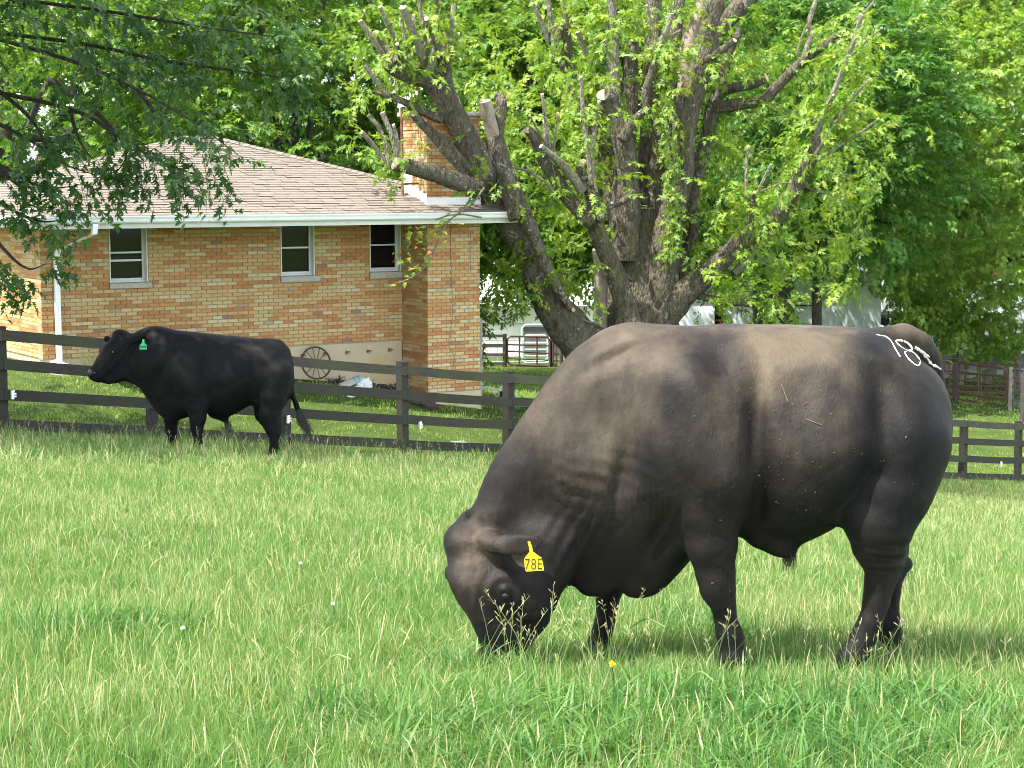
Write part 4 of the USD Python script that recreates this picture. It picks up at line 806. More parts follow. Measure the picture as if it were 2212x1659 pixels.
# ---- the big pollarded maple behind the near bull
def main_tree():
    r = np.random.default_rng(5)
    b = pt(1385, 940, 36.8); b[2] = float(ground(b[0], b[1])); t = thing('pollarded_maple', 'big many-stemmed maple with sawn-off limbs and yellow-green sprouts behind the near bull', 'tree', b)
    B = []                                                        # (points (x, y, Y), widths, look, part)
    def br(p, w, look='bark_look', part='limb', cut=False): B.append((p, w, look, part, cut))
    def line(pts, y0, y1): n = len(pts); return [(x, y, y0 + (y1 - y0) * k / max(n - 1, 1)) for k, (x, y) in enumerate(pts)]
    # trunk mass
    br(line([(1372, 960), (1370, 860), (1372, 760), (1375, 660), (1380, 560), (1385, 450)], 36.9, 36.9), [250, 220, 190, 165, 125, 80], part='trunk')
    br(line([(1350, 900), (1325, 820), (1268, 750), (1205, 677), (1160, 602), (1128, 527), (1096, 465), (1051, 403), (1045, 373), (1007, 298), (970, 224), (958, 186), (958, 139), (960, 107)], 36.2, 33.2), [150, 140, 112, 80, 66, 60, 62, 58, 56, 52, 47, 46, 38, 30], cut=True)
    br(line([(975, 235), (930, 178), (890, 164), (853, 149), (838, 136)], 33.4, 32.8), [40, 40, 38, 34, 22])
    for pts, w in (([(843, 139), (821, 107), (779, 45)], 14), ([(851, 134), (828, 94), (812, 72)], 18), ([(856, 132), (833, 99)], 14), ([(920, 149), (903, 94), (871, 17)], 18), ([(930, 151), (935, 65)], 16), ([(948, 124), (941, 37)], 14),
                   ([(968, 124), (975, 62), (980, 12)], 13), ([(970, 138), (991, 72)], 7), ([(925, 130), (905, 0), (900, -30)], 10), ([(928, 65), (921, 40)], 13), ([(875, 139), (821, 15)], 11), ([(945, 60), (943, -30)], 11),
                   ([(894, 160), (880, 110), (866, 40)], 12), ([(905, 155), (895, 110), (893, 32)], 9), ([(870, 150), (858, 95)], 10)):
        br(line(pts, 33.1 + r.uniform(-0.4, 0.5), 32.9 + r.uniform(-0.5, 0.5)), [w, w * 0.85], 'shoot_look', 'shoot', True)
    br(line([(953, 258), (908, 239), (871, 219), (833, 206), (793, 196)], 33.3, 32.6), [22, 20, 16, 10, 6]); br(line([(838, 207), (788, 142)], 32.8, 32.6), [12, 9], 'shoot_look', 'shoot')
    br(line([(1007, 368), (960, 315), (930, 286), (905, 261), (893, 244)], 33.6, 33.0), [30, 30, 24, 20, 18], cut=True)
    br(line([(1035, 410), (970, 385), (920, 370), (853, 353)], 33.4, 32.4), [42, 37, 36, 30], cut=True)
    for pts, w in (([(841, 356), (826, 286), (796, 249)], 12), ([(838, 361), (806, 313), (781, 286)], 13), ([(856, 348), (853, 311), (826, 244)], 14), ([(845, 358), (800, 350)], 6), ([(862, 345), (858, 300), (850, 270)], 9)):
        br(line(pts, 32.5, 32.2 + r.uniform(0, 0.5)), [w, w * 0.8], 'shoot_look', 'shoot', True)
    br(line([(1125, 470), (1104, 410), (1082, 348), (1067, 298)], 34.2, 34.4), [52, 46, 44, 46]); br(line([(1068, 305), (1058, 262), (1047, 219)], 34.4, 34.2), [34, 30, 28], 'dead_wood', cut=True); br(line([(1070, 310), (1082, 224), (1074, 206)], 34.4, 34.6), [32, 26, 16], cut=True)
    br(line([(1088, 366), (1121, 440), (1145, 490), (1175, 565), (1200, 614), (1233, 664)], 33.9, 35.1), [26, 28, 30, 26, 22, 14])
    br(line([(1180, 575), (1200, 614), (1240, 672)], 35.0, 35.2), [10, 13, 8], 'cut_wood')
    br(line([(1300, 300), (1263, 249), (1226, 149), (1214, 55)], 38.5, 38.5), [34, 34, 34, 34], cut=True); br(line([(1345, 520), (1320, 400), (1300, 300)], 37.6, 38.5), [44, 38, 34])
    for pts, w in (([(1202, 130), (1199, 112), (1184, 0), (1180, -30)], 12), ([(1224, 60), (1218, -20)], 13), ([(1185, 90), (1171, 50), (1140, -10)], 12), ([(1300, 210), (1275, 140), (1248, 70)], 13), ([(1318, 190), (1318, 0), (1319, -30)], 17)):
        br(line(pts, 38.3, 38.0), [w, w * 0.85], 'shoot_look', 'shoot', True)
    # front left stems
    br(line([(1370, 740), (1352, 664), (1329, 590), (1300, 527), (1285, 478), (1282, 440), (1270, 391), (1258, 352)], 36.0, 35.2), [60, 48, 42, 38, 36, 34, 33, 32], cut=True)
    br(line([(1278, 480), (1233, 435), (1195, 378), (1170, 340), (1154, 298), (1141, 281)], 35.4, 34.8), [34, 30, 28, 26, 24, 22], cut=True)
    br(line([(1258, 412), (1219, 360), (1169, 316)], 35.2, 34.7), [24, 22, 12], 'shoot_look', 'shoot', True)
    for pts, w in (([(1190, 330), (1186, 313), (1171, 204)], 9), ([(1180, 330), (1175, 261)], 8), ([(1194, 340), (1205, 244)], 6), ([(1174, 305), (1144, 249)], 5), ([(1278, 400), (1268, 311), (1258, 224), (1255, 167)], 12), ([(1277, 335), (1286, 273), (1294, 219)], 9), ([(1288, 415), (1278, 320)], 9), ([(1199, 420), (1164, 380), (1109, 360)], 7)):
        br(line(pts, 35.0, 34.8 + r.uniform(-0.3, 0.3)), [w, w * 0.82], 'shoot_look', 'shoot', True)
    br(line([(1297, 475), (1315, 445), (1349, 433), (1369, 411)], 35.3, 35.0), [20, 18, 15, 9])
    br(line([(1297, 760), (1297, 677), (1297, 602), (1285, 540)], 36.4, 36.0), [32, 30, 27, 14], 'dead_wood', cut=True)
    # centre stems
    br(line([(1395, 700), (1400, 500), (1406, 249), (1410, 110), (1414, -30)], 37.4, 38.0), [70, 56, 46, 36, 30]); br(line([(1345, 480), (1352, 330), (1358, 230), (1364, 92)], 37.2, 37.4), [60, 44, 38, 34], cut=True)
    br(line([(1350, 560), (1358, 400), (1345, 300), (1318, 220), (1304, 205)], 36.4, 35.9), [60, 48, 44, 38, 32], cut=True)
    br(line([(1345, 300), (1368, 262), (1392, 240), (1398, 232)], 36.0, 35.8), [26, 20, 16, 18]); br(line([(1395, 242), (1394, 200), (1410, 150), (1424, 92)], 35.8, 35.7), [16, 18, 18, 16]); br(line([(1424, 92), (1408, 60), (1397, 12)], 35.7, 35.6), [10, 8], 'shoot_look', 'shoot', True); br(line([(1426, 90), (1443, 60), (1450, 30)], 35.7, 35.7), [13, 11], 'shoot_look', 'shoot', True); br(line([(1430, 90), (1470, 65)], 35.7, 35.9), [8, 4], 'shoot_look', 'shoot')
    br(line([(1425, 760), (1425, 660), (1432, 560), (1455, 440), (1470, 373), (1482, 249), (1507, 174), (1532, 87), (1544, 0), (1548, -40)], 36.6, 36.2), [90, 84, 74, 62, 56, 56, 52, 48, 46, 46])
    br(line([(1478, 230), (1487, 100), (1512, 25), (1518, -20)], 36.7, 36.8), [34, 34, 26, 22], 'dead_wood', cut=True); br(line([(1450, 420), (1455, 250), (1457, 124), (1468, 0), (1470, -40)], 37.0, 37.5), [36, 30, 26, 24, 22]); br(line([(1540, 75), (1586, 25), (1619, -5), (1650, -40)], 36.3, 36.0), [40, 38, 36, 32]); br(line([(1524, 130), (1555, 112), (1586, 87)], 36.0, 35.7), [16, 14, 12], cut=True)
    br(line([(1330, 200), (1316, 60), (1340, 0)], 37.2, 37.2), [20, 18, 22], 'shoot_look'); br(line([(1330, 210), (1328, 100), (1318, -30)], 36.6, 36.6), [22, 20, 15], 'shoot_look')
    br(line([(1462, 640), (1468, 540), (1499, 398), (1527, 298), (1537, 236), (1557, 186), (1572, 124), (1599, 62)], 36.9, 36.9), [50, 46, 36, 30, 28, 24, 20, 14]); br(line([(1560, 193), (1600, 188), (1627, 181), (1655, 167)], 36.9, 36.6), [24, 22, 22, 20], cut=True)
    br(line([(1545, 232), (1607, 224), (1647, 219), (1677, 189), (1717, 149), (1744, 124), (1781, 99), (1811, 75)], 36.8, 35.4), [26, 25, 24, 22, 20, 18, 17, 15], cut=True); br(line([(1736, 125), (1752, 70), (1747, 50), (1766, -10)], 36.0, 36.0), [13, 12, 11, 9], 'shoot_look'); br(line([(1720, 120), (1735, 70), (1750, 45)], 36.0, 35.9), [5, 4], 'shoot_look', 'shoot')
    br(line([(1455, 570), (1489, 530), (1500, 495), (1506, 455)], 36.8, 36.6), [30, 24, 20, 16])
    # right limb
    br(line([(1425, 700), (1478, 634), (1528, 592), (1573, 548), (1615, 508), (1670, 473), (1697, 440), (1717, 411), (1734, 375), (1752, 343), (1764, 298)], 36.4, 34.8), [62, 54, 46, 44, 40, 36, 33, 32, 32, 30, 27])
    for pts, w in (([(1764, 300), (1774, 261), (1796, 211), (1821, 149), (1841, 99), (1861, 32)], 14), ([(1762, 330), (1801, 273), (1834, 219)], 10), ([(1765, 345), (1851, 293), (1898, 256)], 8), ([(1768, 300), (1785, 235), (1800, 205)], 7), ([(1790, 270), (1830, 225), (1880, 170)], 6), ([(1828, 130), (1905, 60)], 5), ([(1850, 40), (1880, 15), (1900, -20)], 6)):
        br(line(pts, 34.8, 34.3 + r.uniform(-0.4, 0.3)), [w, w * 0.7], 'shoot_look', 'shoot', True)
    br(line([(1612, 510), (1625, 453), (1627, 416)], 35.8, 35.6), [17, 16, 15], cut=True); br(line([(1612, 425), (1612, 353), (1617, 316)], 35.6, 35.5), [8, 7], 'shoot_look', 'shoot', True); br(line([(1637, 415), (1665, 356)], 35.6, 35.5), [8, 6], 'shoot_look', 'shoot', True)
    br(line([(1588, 590), (1652, 513), (1667, 500)], 36.0, 35.6), [18, 16, 18], 'shoot_look', 'limb', True)
    br(line([(1470, 630), (1500, 636), (1553, 649), (1612, 655), (1662, 662), (1702, 652), (1734, 647)], 36.3, 35.6), [20, 17, 17, 16, 15, 12, 10])
    br(line([(1640, 415), (1665, 405), (1700, 393), (1760, 410), (1840, 440)], 35.6, 35.0), [4, 3, 2], 'shoot_look', 'shoot'); br(line([(1185, 585), (1240, 590), (1290, 575), (1310, 595)], 35.6, 35.5), [4, 4, 4], 'shoot_look', 'shoot'); br(line([(1235, 672), (1280, 700), (1300, 685)], 35.4, 35.3), [5, 5, 4], 'shoot_look', 'shoot')
    twig = [(1046, 405), (1020, 440), (970, 475), (945, 520), (930, 560), (905, 590), (870, 608), (850, 612)]
    br(line(twig, 33.2, 32.6), [5, 4, 4, 3, 3, 2], 'shoot_look', 'shoot'); br(line([(1040, 470), (985, 462), (940, 475)], 33.4, 33.0), [4, 3], 'shoot_look', 'shoot')
    centre = []
    for p, w, look, part, cut in B:
        n = max(4, int(sum(math.hypot(a[0] - c[0], a[1] - c[1]) for a, c in zip(p, p[1:])) / (11 if part != 'shoot' else 25)))
        q = spline([pt(*a) for a in p], n); rr = np.interp(np.linspace(0, 1, n), np.linspace(0, 1, len(w)), w) / 2 * q[:, 1] / F
        kk = 22 if part == 'trunk' else 14 if max(w) > 24 else 8 if max(w) > 9 else 6
        sd = int(r.integers(0, 9999)); rr = rr * (1 + 0.10 * (meshkit.noise(np.stack([np.arange(n) * 0.35, np.full(n, sd * 1.7), np.zeros(n)], 1), sd) - 0.5) * 2)
        if part == 'limb' and max(w) > 14 and r.random() < 0.7: k_ = r.integers(1, max(2, n - 1)); rr[k_] *= 1.12
        pa = obj(part, tube(q, rr, kk, rough=0.16 if max(w) > 20 else 0.08, seed=sd, freq=2.6), MATS[look], t, smooth=50)
        if cut:
            d = unit(q[-1] - q[-2]); ax = unit(np.cross(d, [0.3, 0.8, 0.2])); bx_ = np.cross(d, ax); tl = unit(d + 0.35 * np.array([r.normal(0, 0.6), -0.6, 0.5])); an = np.arange(12) / 12 * 2 * np.pi
            e = q[-1] + d * 0.01; ax = unit(np.cross(tl, [0.3, 0.8, 0.2])); bx_ = np.cross(tl, ax)
            ring = e + rr[-1] * 0.93 * (np.cos(an)[:, None] * ax + np.sin(an)[:, None] * bx_)
            v = np.vstack([ring, ring - d * 0.05 , e + 0 * tl, e - d * 0.05]); f = [[12 + 12, i, (i + 1) % 12] for i in range(12)] + [[i, 12 + i, 12 + (i + 1) % 12] for i in range(12)] + [[i, 12 + (i + 1) % 12, (i + 1) % 12] for i in range(12)]
            obj('sawn_end', (v, np.array(f)), MATS['cut_wood' if max(w) < 30 else 'dead_wood'], pa)
        if max(w) < 60: centre.append((q, part))
    # sprouts: leafy sprays round the limbs, denser round the shoots
    P_, O_ = [], []
    for q, part in centre:
        L = np.linalg.norm(np.diff(q, axis=0), axis=1).sum(); lf = proj(q).__getitem__(0).mean() < 1240; n = r.poisson(L * ((5.0 if part == 'shoot' else 2.2) if lf else (9.0 if part == 'shoot' else 7.5)))
        for _ in range(n):
            s = r.random() ** (1.5 if part == 'shoot' else 1.0) * (len(q) - 1); i = min(int(s), len(q) - 2); c = q[i] + (q[i + 1] - q[i]) * (s - i)
            o = r.normal(0, 1, 3); o[1] = abs(o[1]) if r.random() < 0.55 else -abs(o[1]); o = unit(o); P_.append(c + o * np.array([1.0, 1.3, 0.8]) * abs(r.normal(0.1, 0.42))); O_.append(o)
    for xa, xb, ya, yb, n, Ya, Yb in ((1000, 1330, 90, 420, 230, 36.5, 39.5), (1130, 1300, 420, 600, 40, 36.5, 38.5), (1580, 1900, 60, 420, 190, 36.0, 39.5), (1520, 1860, 400, 640, 200, 34.8, 38.5), (1140, 1480, 20, 330, 110, 38.0, 41), (760, 1000, 20, 240, 45, 33.5, 35.5), (1060, 1180, 560, 640, 50, 34.5, 36), (1480, 1600, 250, 480, 70, 37.5, 39.5), (1230, 1450, -60, 60, 60, 36, 39), (1560, 1720, 620, 670, 26, 35.2, 36)):
        x, y, Y = r.uniform(xa, xb, n), r.uniform(ya, yb, n), r.uniform(Ya, Yb, n); P_ += list(pt(x, y, Y)); O_ += list(r.normal(0, 1, (n, 3)))
    p, o = np.array(P_), np.array(O_); o /= np.linalg.norm(o, axis=1, keepdims=True); k = keep_view(p, 200, 150); x, y = proj(p)
    k &= ~((x > 1285) & (x < 1480) & (y > 560)) & ~((x > 1180) & (x < 1300) & (y > 640)) & ~((y > 415) & (x < 1050)) & ~((x < 1040) & (y > 280) & (p[:, 1] > 33.0) & (p[:, 1] < 33.8))
    p, o = p[k], o[k]
    instancer(t + '/crown', YOUNG, p, orient(o, r, 0.2), r.uniform(0.7, 1.25, len(p)), r.integers(0, len(YOUNG), len(p)))
    # the sprig that hangs before the house wall: its leaves one by one
    for x, y in [(c[0] + r.normal(0, 13), c[1] + r.normal(0, 11)) for c in twig[2:-1] + [(900, 500), (880, 520), (865, 545), (915, 505), (890, 530), (940, 480), (935, 505), (960, 500), (875, 555), (915, 560)] for _ in range(5)]:
        v, f = leaf(0.115 * r.uniform(0.5, 1.2), r, 0.4); d = unit(np.array([r.normal(-0.2, 0.6), r.normal(-0.4, 0.4), r.uniform(-0.8, 0.1)])); up = unit(np.array([r.normal(0, 0.4), -0.45, 0.8])); xx = unit(np.cross(d, up))
        obj('leaf', MB().add(v @ np.stack([xx, d, np.cross(xx, d)]) + pt(x, y, 32.9 + r.uniform(-0.25, 0.25)), f, r.uniform(0.2, 0.75)), MATS['maple_young_leaf'], t)
    # creeper up the right stem
    cv = thing('creeper', 'bright green five-leaved creeper climbing the right stem of the pollarded maple', 'vine', pt(1440, 700, 35.9)); P_ = []
    for k in range(110):
        y = r.uniform(90, 560); x = np.interp(y, [90, 150, 250, 330, 480, 560], [1437, 1438, 1440, 1452, 1456, 1448]) + r.normal(0, 8); P_.append(pt(x, y, np.interp(y, [90, 560], [36.0, 35.5]) - 0.05 + r.normal(0, 0.06)))
    P_ = np.array(P_); o = np.array([0, -1.0, -0.2]) + r.normal(0, 0.4, P_.shape); instancer(cv + '/leaves', sprays(MATS['maple_bright_leaf'], 9, 3, n=5, L=0.14, size=0.13, tone=(0.4, 0.6)), P_, orient(o, r, 0.5), r.uniform(0.7, 1.2, len(P_)), r.integers(0, 3, len(P_)))
    obj('stem', tube(spline([pt(x, y, Y) for x, y, Y in ((1446, 720, 35.9), (1450, 560, 35.6), (1455, 400, 35.7), (1442, 250, 35.9), (1438, 100, 36.1))], 30), 0.014, 6), MATS['bark_look'], cv)
main_tree()
# ---- trees behind
g = 'maples beyond the house and barns'
def cutA(x, y, p): return y < 420
tree('maple_tree', 'bright green maple behind the left half of the roof', 300, 53, 0.4, 3.5, (7.0, 5, 7.0), 120, 30, BRIGHT, 101, bottom=-0.9)
tree('maple_tree', 'sunlit maple with dark forked trunk showing above the roof ridge', 640, 52, 0.30, 4.4, (5.4, 4.6, 7.0), 110, 28, BRIGHT, 102, bottom=-0.75, cut=lambda x, y, p: ~((abs(x - 650) < 55) & (y > 150) & (y < 300) & (p[:, 1] < 52.5)))
tree('maple_tree', 'deep green maple behind the brick chimney', 880, 60, 0.4, 3.6, (6.5, 5, 7.6), 110, 30, BRIGHT, 103, bottom=-0.9)
tree('maple_tree', 'light green maple behind the left limbs of the big maple', 930, 57, 0.35, 3.4, (5.4, 4.5, 6.2), 120, 30, BRIGHT, 104, bottom=-0.66, shift=(3.0, 0))
tree('maple_tree', 'tall green maple behind the stems of the big maple', 1420, 62, 0.4, 3.8, (7.0, 5, 7.4), 130, 30, BRIGHT, 105, bottom=-0.68)
tree('shade_maple', 'dark green maple with plain dark trunk before the bluish shed', 1772, 55.0, 0.20, 3.4, (4.3, 4.0, 4.6), 105, 30, MID, 106, bottom=-0.82, limbs=12)
tree('maple_tree', 'tall mid green maple between big maple and right-hand tree', 1800, 72, 0.45, 4.5, (7.8, 5, 8.4), 130, 30, BRIGHT, 107, bottom=-0.75)
tree('maple_tree', 'large light green maple filling the right side over the pens', 2340, 61, 0.45, 1.6, (8.8, 5.6, 9.2), 430, 30, LIGHT, 108, bottom=-0.92, limbs=2, shift=(-1.2, 0), cut=lambda x, y, p: (y < np.interp(x, [1880, 1930, 1960, 2020, 2060, 2100, 2160, 2212], [420, 640, 700, 705, 750, 785, 760, 750])) & (x > 1890))
tree('maple_tree', 'mid green maple far behind the right-hand tree', 2150, 84, 0.45, 4.0, (10, 5, 9.5), 130, 28, MID, 109, bottom=-0.5)
tree('maple_tree', 'pale green maple far behind the roof at the left edge', 20, 60, 0.45, 4.5, (8, 5, 8), 90, 28, BRIGHT, 110, bottom=-0.6)
far_row = np.random.default_rng(77)
P_ = []; n = 1500
x, Y = far_row.uniform(-300, 2500, n), far_row.uniform(92, 104, n); y = far_row.uniform(-60, 620, n); P_ = pt(x, y, Y)
ft = thing('far_trees', 'dark mass of woods far behind the barns and trees', 'woods', (0, 98, CZ - 7), kind='stuff')
instancer(ft + '/crown', sprays(MATS['maple_mid_leaf'], 12, 3, n=40, L=2.2, size=0.42), P_, orient(far_row.normal(0, 1, (n, 3)), far_row), far_row.uniform(0.9, 1.5, n), far_row.integers(0, 3, n))
# ---- the maple whose boughs hang in from the upper left
def left_maple():
    r = np.random.default_rng(31); b = np.array([-12.2, 23.6, 0]); b[2] = float(ground(b[0], b[1]))
    t = thing('hanging_maple', 'dark leaved silver maple whose boughs hang over the roof at the upper left', 'tree', b)
    c = np.array([-10.4, 23.3, 6.2]); p, o, cl = crown_points(r, c, np.array([6.2, 2.0, 4.4]), 135, 24, (0.8, 1.4), lo=0.3); p2, o2, _ = crown_points(r, np.array([-10.6, 21.0, 5.4]), np.array([4.4, 1.9, 3.6]), 70, 24, (0.8, 1.3), lo=0.2); p, o = np.vstack([p, p2]), np.vstack([o, o2])
    x, y = proj(p); lim = np.interp(x, [-400, 0, 60, 180, 300, 430, 520, 580], [330, 265, 220, 205, 190, 165, 105, -20])
    k = ((y < lim) & (x < 600) & ((x < 250) | (r.random(len(x)) < 0.6))) | (x < -60); k &= (p[:, 2] > b[2] + 2.0); p, o = p[k], o[k]
    boughs = [[(-160, 40, 25.5), (150, 130, 24.5), (300, 195, 24), (420, 265, 23.6), (515, 335, 23.3)], [(-100, 180, 25), (150, 235, 24.5), (250, 290, 24), (330, 340, 23.8), (400, 370, 23.6), (465, 392, 23.5)], [(200, 235, 24.5), (262, 300, 24), (272, 340, 24), (250, 375, 24)],
              [(-100, 220, 25), (60, 300, 24.5), (130, 350, 24.2), (205, 378, 24)], [(-100, 280, 25), (20, 370, 24.5), (100, 405, 24.3), (160, 402, 24.2)], [(-100, 370, 25), (20, 450, 24.6), (90, 478, 24.5), (150, 472, 24.4)], [(-80, 430, 25), (10, 540, 24.6), (60, 580, 24.5), (100, 570, 24.4)], [(-80, 500, 25), (-10, 580, 24.6), (20, 605, 24.5)],
              [(-200, -30, 26), (200, 20, 25), (450, 60, 24.6), (640, 85, 24.4)], [(-200, 50, 26), (150, 90, 25.2), (350, 130, 24.8), (560, 160, 24.6), (655, 178, 24.5)], [(300, 195, 24.2), (340, 250, 24), (380, 290, 23.9), (440, 310, 23.8)], [(150, 235, 24.5), (170, 300, 24.3), (200, 345, 24.2)], [(-60, 330, 24.9), (40, 400, 24.6), (60, 440, 24.5), (115, 450, 24.5)], [(-60, 150, 25), (60, 250, 24.6), (100, 320, 24.4), (110, 360, 24.4)]]
    fr = []
    for k_, bg in enumerate(boughs):
        q = spline([pt(*a) for a in bg], 40); obj('bough', tube(q, np.linspace(0.035, 0.005, 40), 7), MATS['dark_bark_look'], t)
        L = np.linalg.norm(np.diff(q, axis=0), axis=1).sum(); n = int(L * (4.6 if k_ not in (8, 9) else 7.0))
        for _ in range(n):
            s = r.uniform(0.25, 1.0) * 38; i = int(s); d = unit(q[i + 1] - q[i]); o_ = d * 0.7 + r.normal(0, 0.45, 3); fr.append((q[i] + r.normal(0, 0.12, 3) * [1, 1.3, 1], o_))
    q = spline([pt(*a) for a in ((272, 340, 24), (285, 385, 24), (310, 408, 24), (350, 424, 24), (385, 422, 24), (418, 408, 24))], 20); obj('bough', tube(q, np.linspace(0.008, 0.003, 20), 5), MATS['dark_bark_look'], t)
    fp_, fo_ = np.array([a for a, _ in fr]), np.array([a for _, a in fr]); x, y = proj(fp_)
    score = np.argsort(-y + 0.0 * x); one = score[:26]; rest = score[30:]; cnt = 0
    Q = orient(fo_.copy(), r, 0.35, 0.2)
    from scipy.spatial.transform import Rotation as R
    for i in one:
        Rm = R.from_quat(Q[i][[1, 2, 3, 0]]).as_matrix(); sp = spray(r, n=12, L=0.55, size=0.115, hang=0.6)
        for k_, (v, f, tn) in enumerate(sp):
            w = v @ Rm.T + fp_[i]
            if k_ and cnt < 300: obj('leaf', MB().add(w, f, tn * 0.8 + 0.1), MATS['maple_dark_leaf'], t); cnt += 1
    P_ = np.vstack([p, fp_[rest]]); QQ = np.vstack([orient(o, r, 0.45), Q[rest]])
    instancer(t + '/crown', DARK, P_, QQ, r.uniform(0.8, 1.25, len(P_)), r.integers(0, len(DARK), len(P_)))
    obj('trunk', tube(spline([b - ZZ * 0.4, b + ZZ * 0.4, (b + c) / 2 + [-0.5, 0, 0], c], 20), np.linspace(0.42, 0.15, 20), 16, rough=0.12, seed=4), MATS['dark_bark_look'], t, smooth=True)
    for q in cl[r.permutation(len(cl))[:10]]: obj('limb', tube(spline([b + (c - b) * r.uniform(0.5, 0.9), (c + q) / 2 + [0, 0, 0.4], q], 10), np.linspace(0.13, 0.03, 10), 8), MATS['dark_bark_look'], t)
left_maple()
# ---------------------------------------------------------------- the bulls
def surface_nets(Fv, o, h):
    s = Fv < 0; nx, ny, nz = Fv.shape
    c = [(i, j, k) for i in (0, 1) for j in (0, 1) for k in (0, 1)]
    sl = lambda a, d: a[d[0]:nx - 1 + d[0], d[1]:ny - 1 + d[1], d[2]:nz - 1 + d[2]]
    cnt = sum(sl(s, d).astype(np.int8) for d in c); act = (cnt > 0) & (cnt < 8); idx = -np.ones(act.shape, int); n = act.sum(); idx[act] = np.arange(n)
    P_, Wt = np.zeros((n, 3)), np.zeros(n); base = np.argwhere(act).astype(float)
    for a in c:
        for b in c:
            if sum(np.abs(np.subtract(a, b))) != 1 or a > b: continue
            fa, fb = sl(Fv, a)[act], sl(Fv, b)[act]; m = (fa < 0) != (fb < 0); t = np.where(m, fa / np.where(m, fa - fb, 1), 0)
            q = np.array(a) + t[:, None] * (np.array(b) - np.array(a)); P_[m] += q[m]; Wt[m] += 1
    v = (base + P_ / Wt[:, None]) * h + o; fs = []
    for ax in range(3):
        e = np.zeros(3, int); e[ax] = 1; u, w = (np.eye(3, dtype=int)[(ax + 1) % 3], np.eye(3, dtype=int)[(ax + 2) % 3])
        A_ = s[:-1 if ax == 0 else None, :-1 if ax == 1 else None, :-1 if ax == 2 else None]; B_ = s[1 if ax == 0 else 0:, 1 if ax == 1 else 0:, 1 if ax == 2 else 0:]
        for sign in (True, False):
            g = np.argwhere((A_ != B_) & (A_ == sign)); g = g[np.all((g - u - w >= 0) & (g < np.array(idx.shape)), axis=1)]
            q = [idx[tuple((g - du * u - dw * w).T)] for du, dw in ((0, 0), (1, 0), (1, 1), (0, 1))]
            q = np.stack(q if sign else q[::-1], 1); fs.append(q[np.all(q >= 0, axis=1)])
    f = np.vstack(fs); return v, np.vstack([f[:, [0, 1, 2]], f[:, [0, 2, 3]]])
def smin(a, b, k):
    hh = np.clip(0.5 + 0.5 * (b - a) / k, 0, 1); return b * (1 - hh) + a * hh - k * hh * (1 - hh)
def poly_sd(px, pz, poly):
    """signed distance (inside > 0) of the points to a closed polygon"""
    a, b = poly, np.roll(poly, -1, 0); best = np.full(px.shape, 1e9); ins = np.zeros(px.shape, bool)
    for (x0, z0), (x1, z1) in zip(a, b):
        dx, dz = x1 - x0, z1 - z0; t = np.clip(((px - x0) * dx + (pz - z0) * dz) / (dx * dx + dz * dz + 1e-12), 0, 1)
        best = np.minimum(best, (px - x0 - t * dx) ** 2 + (pz - z0 - t * dz) ** 2)
        cr = ((z0 > pz) != (z1 > pz)) & (px < (x1 - x0) * (pz - z0) / (z1 - z0 + 1e-12) + x0); ins ^= cr
    d = np.sqrt(best); return np.where(ins, d, -d)
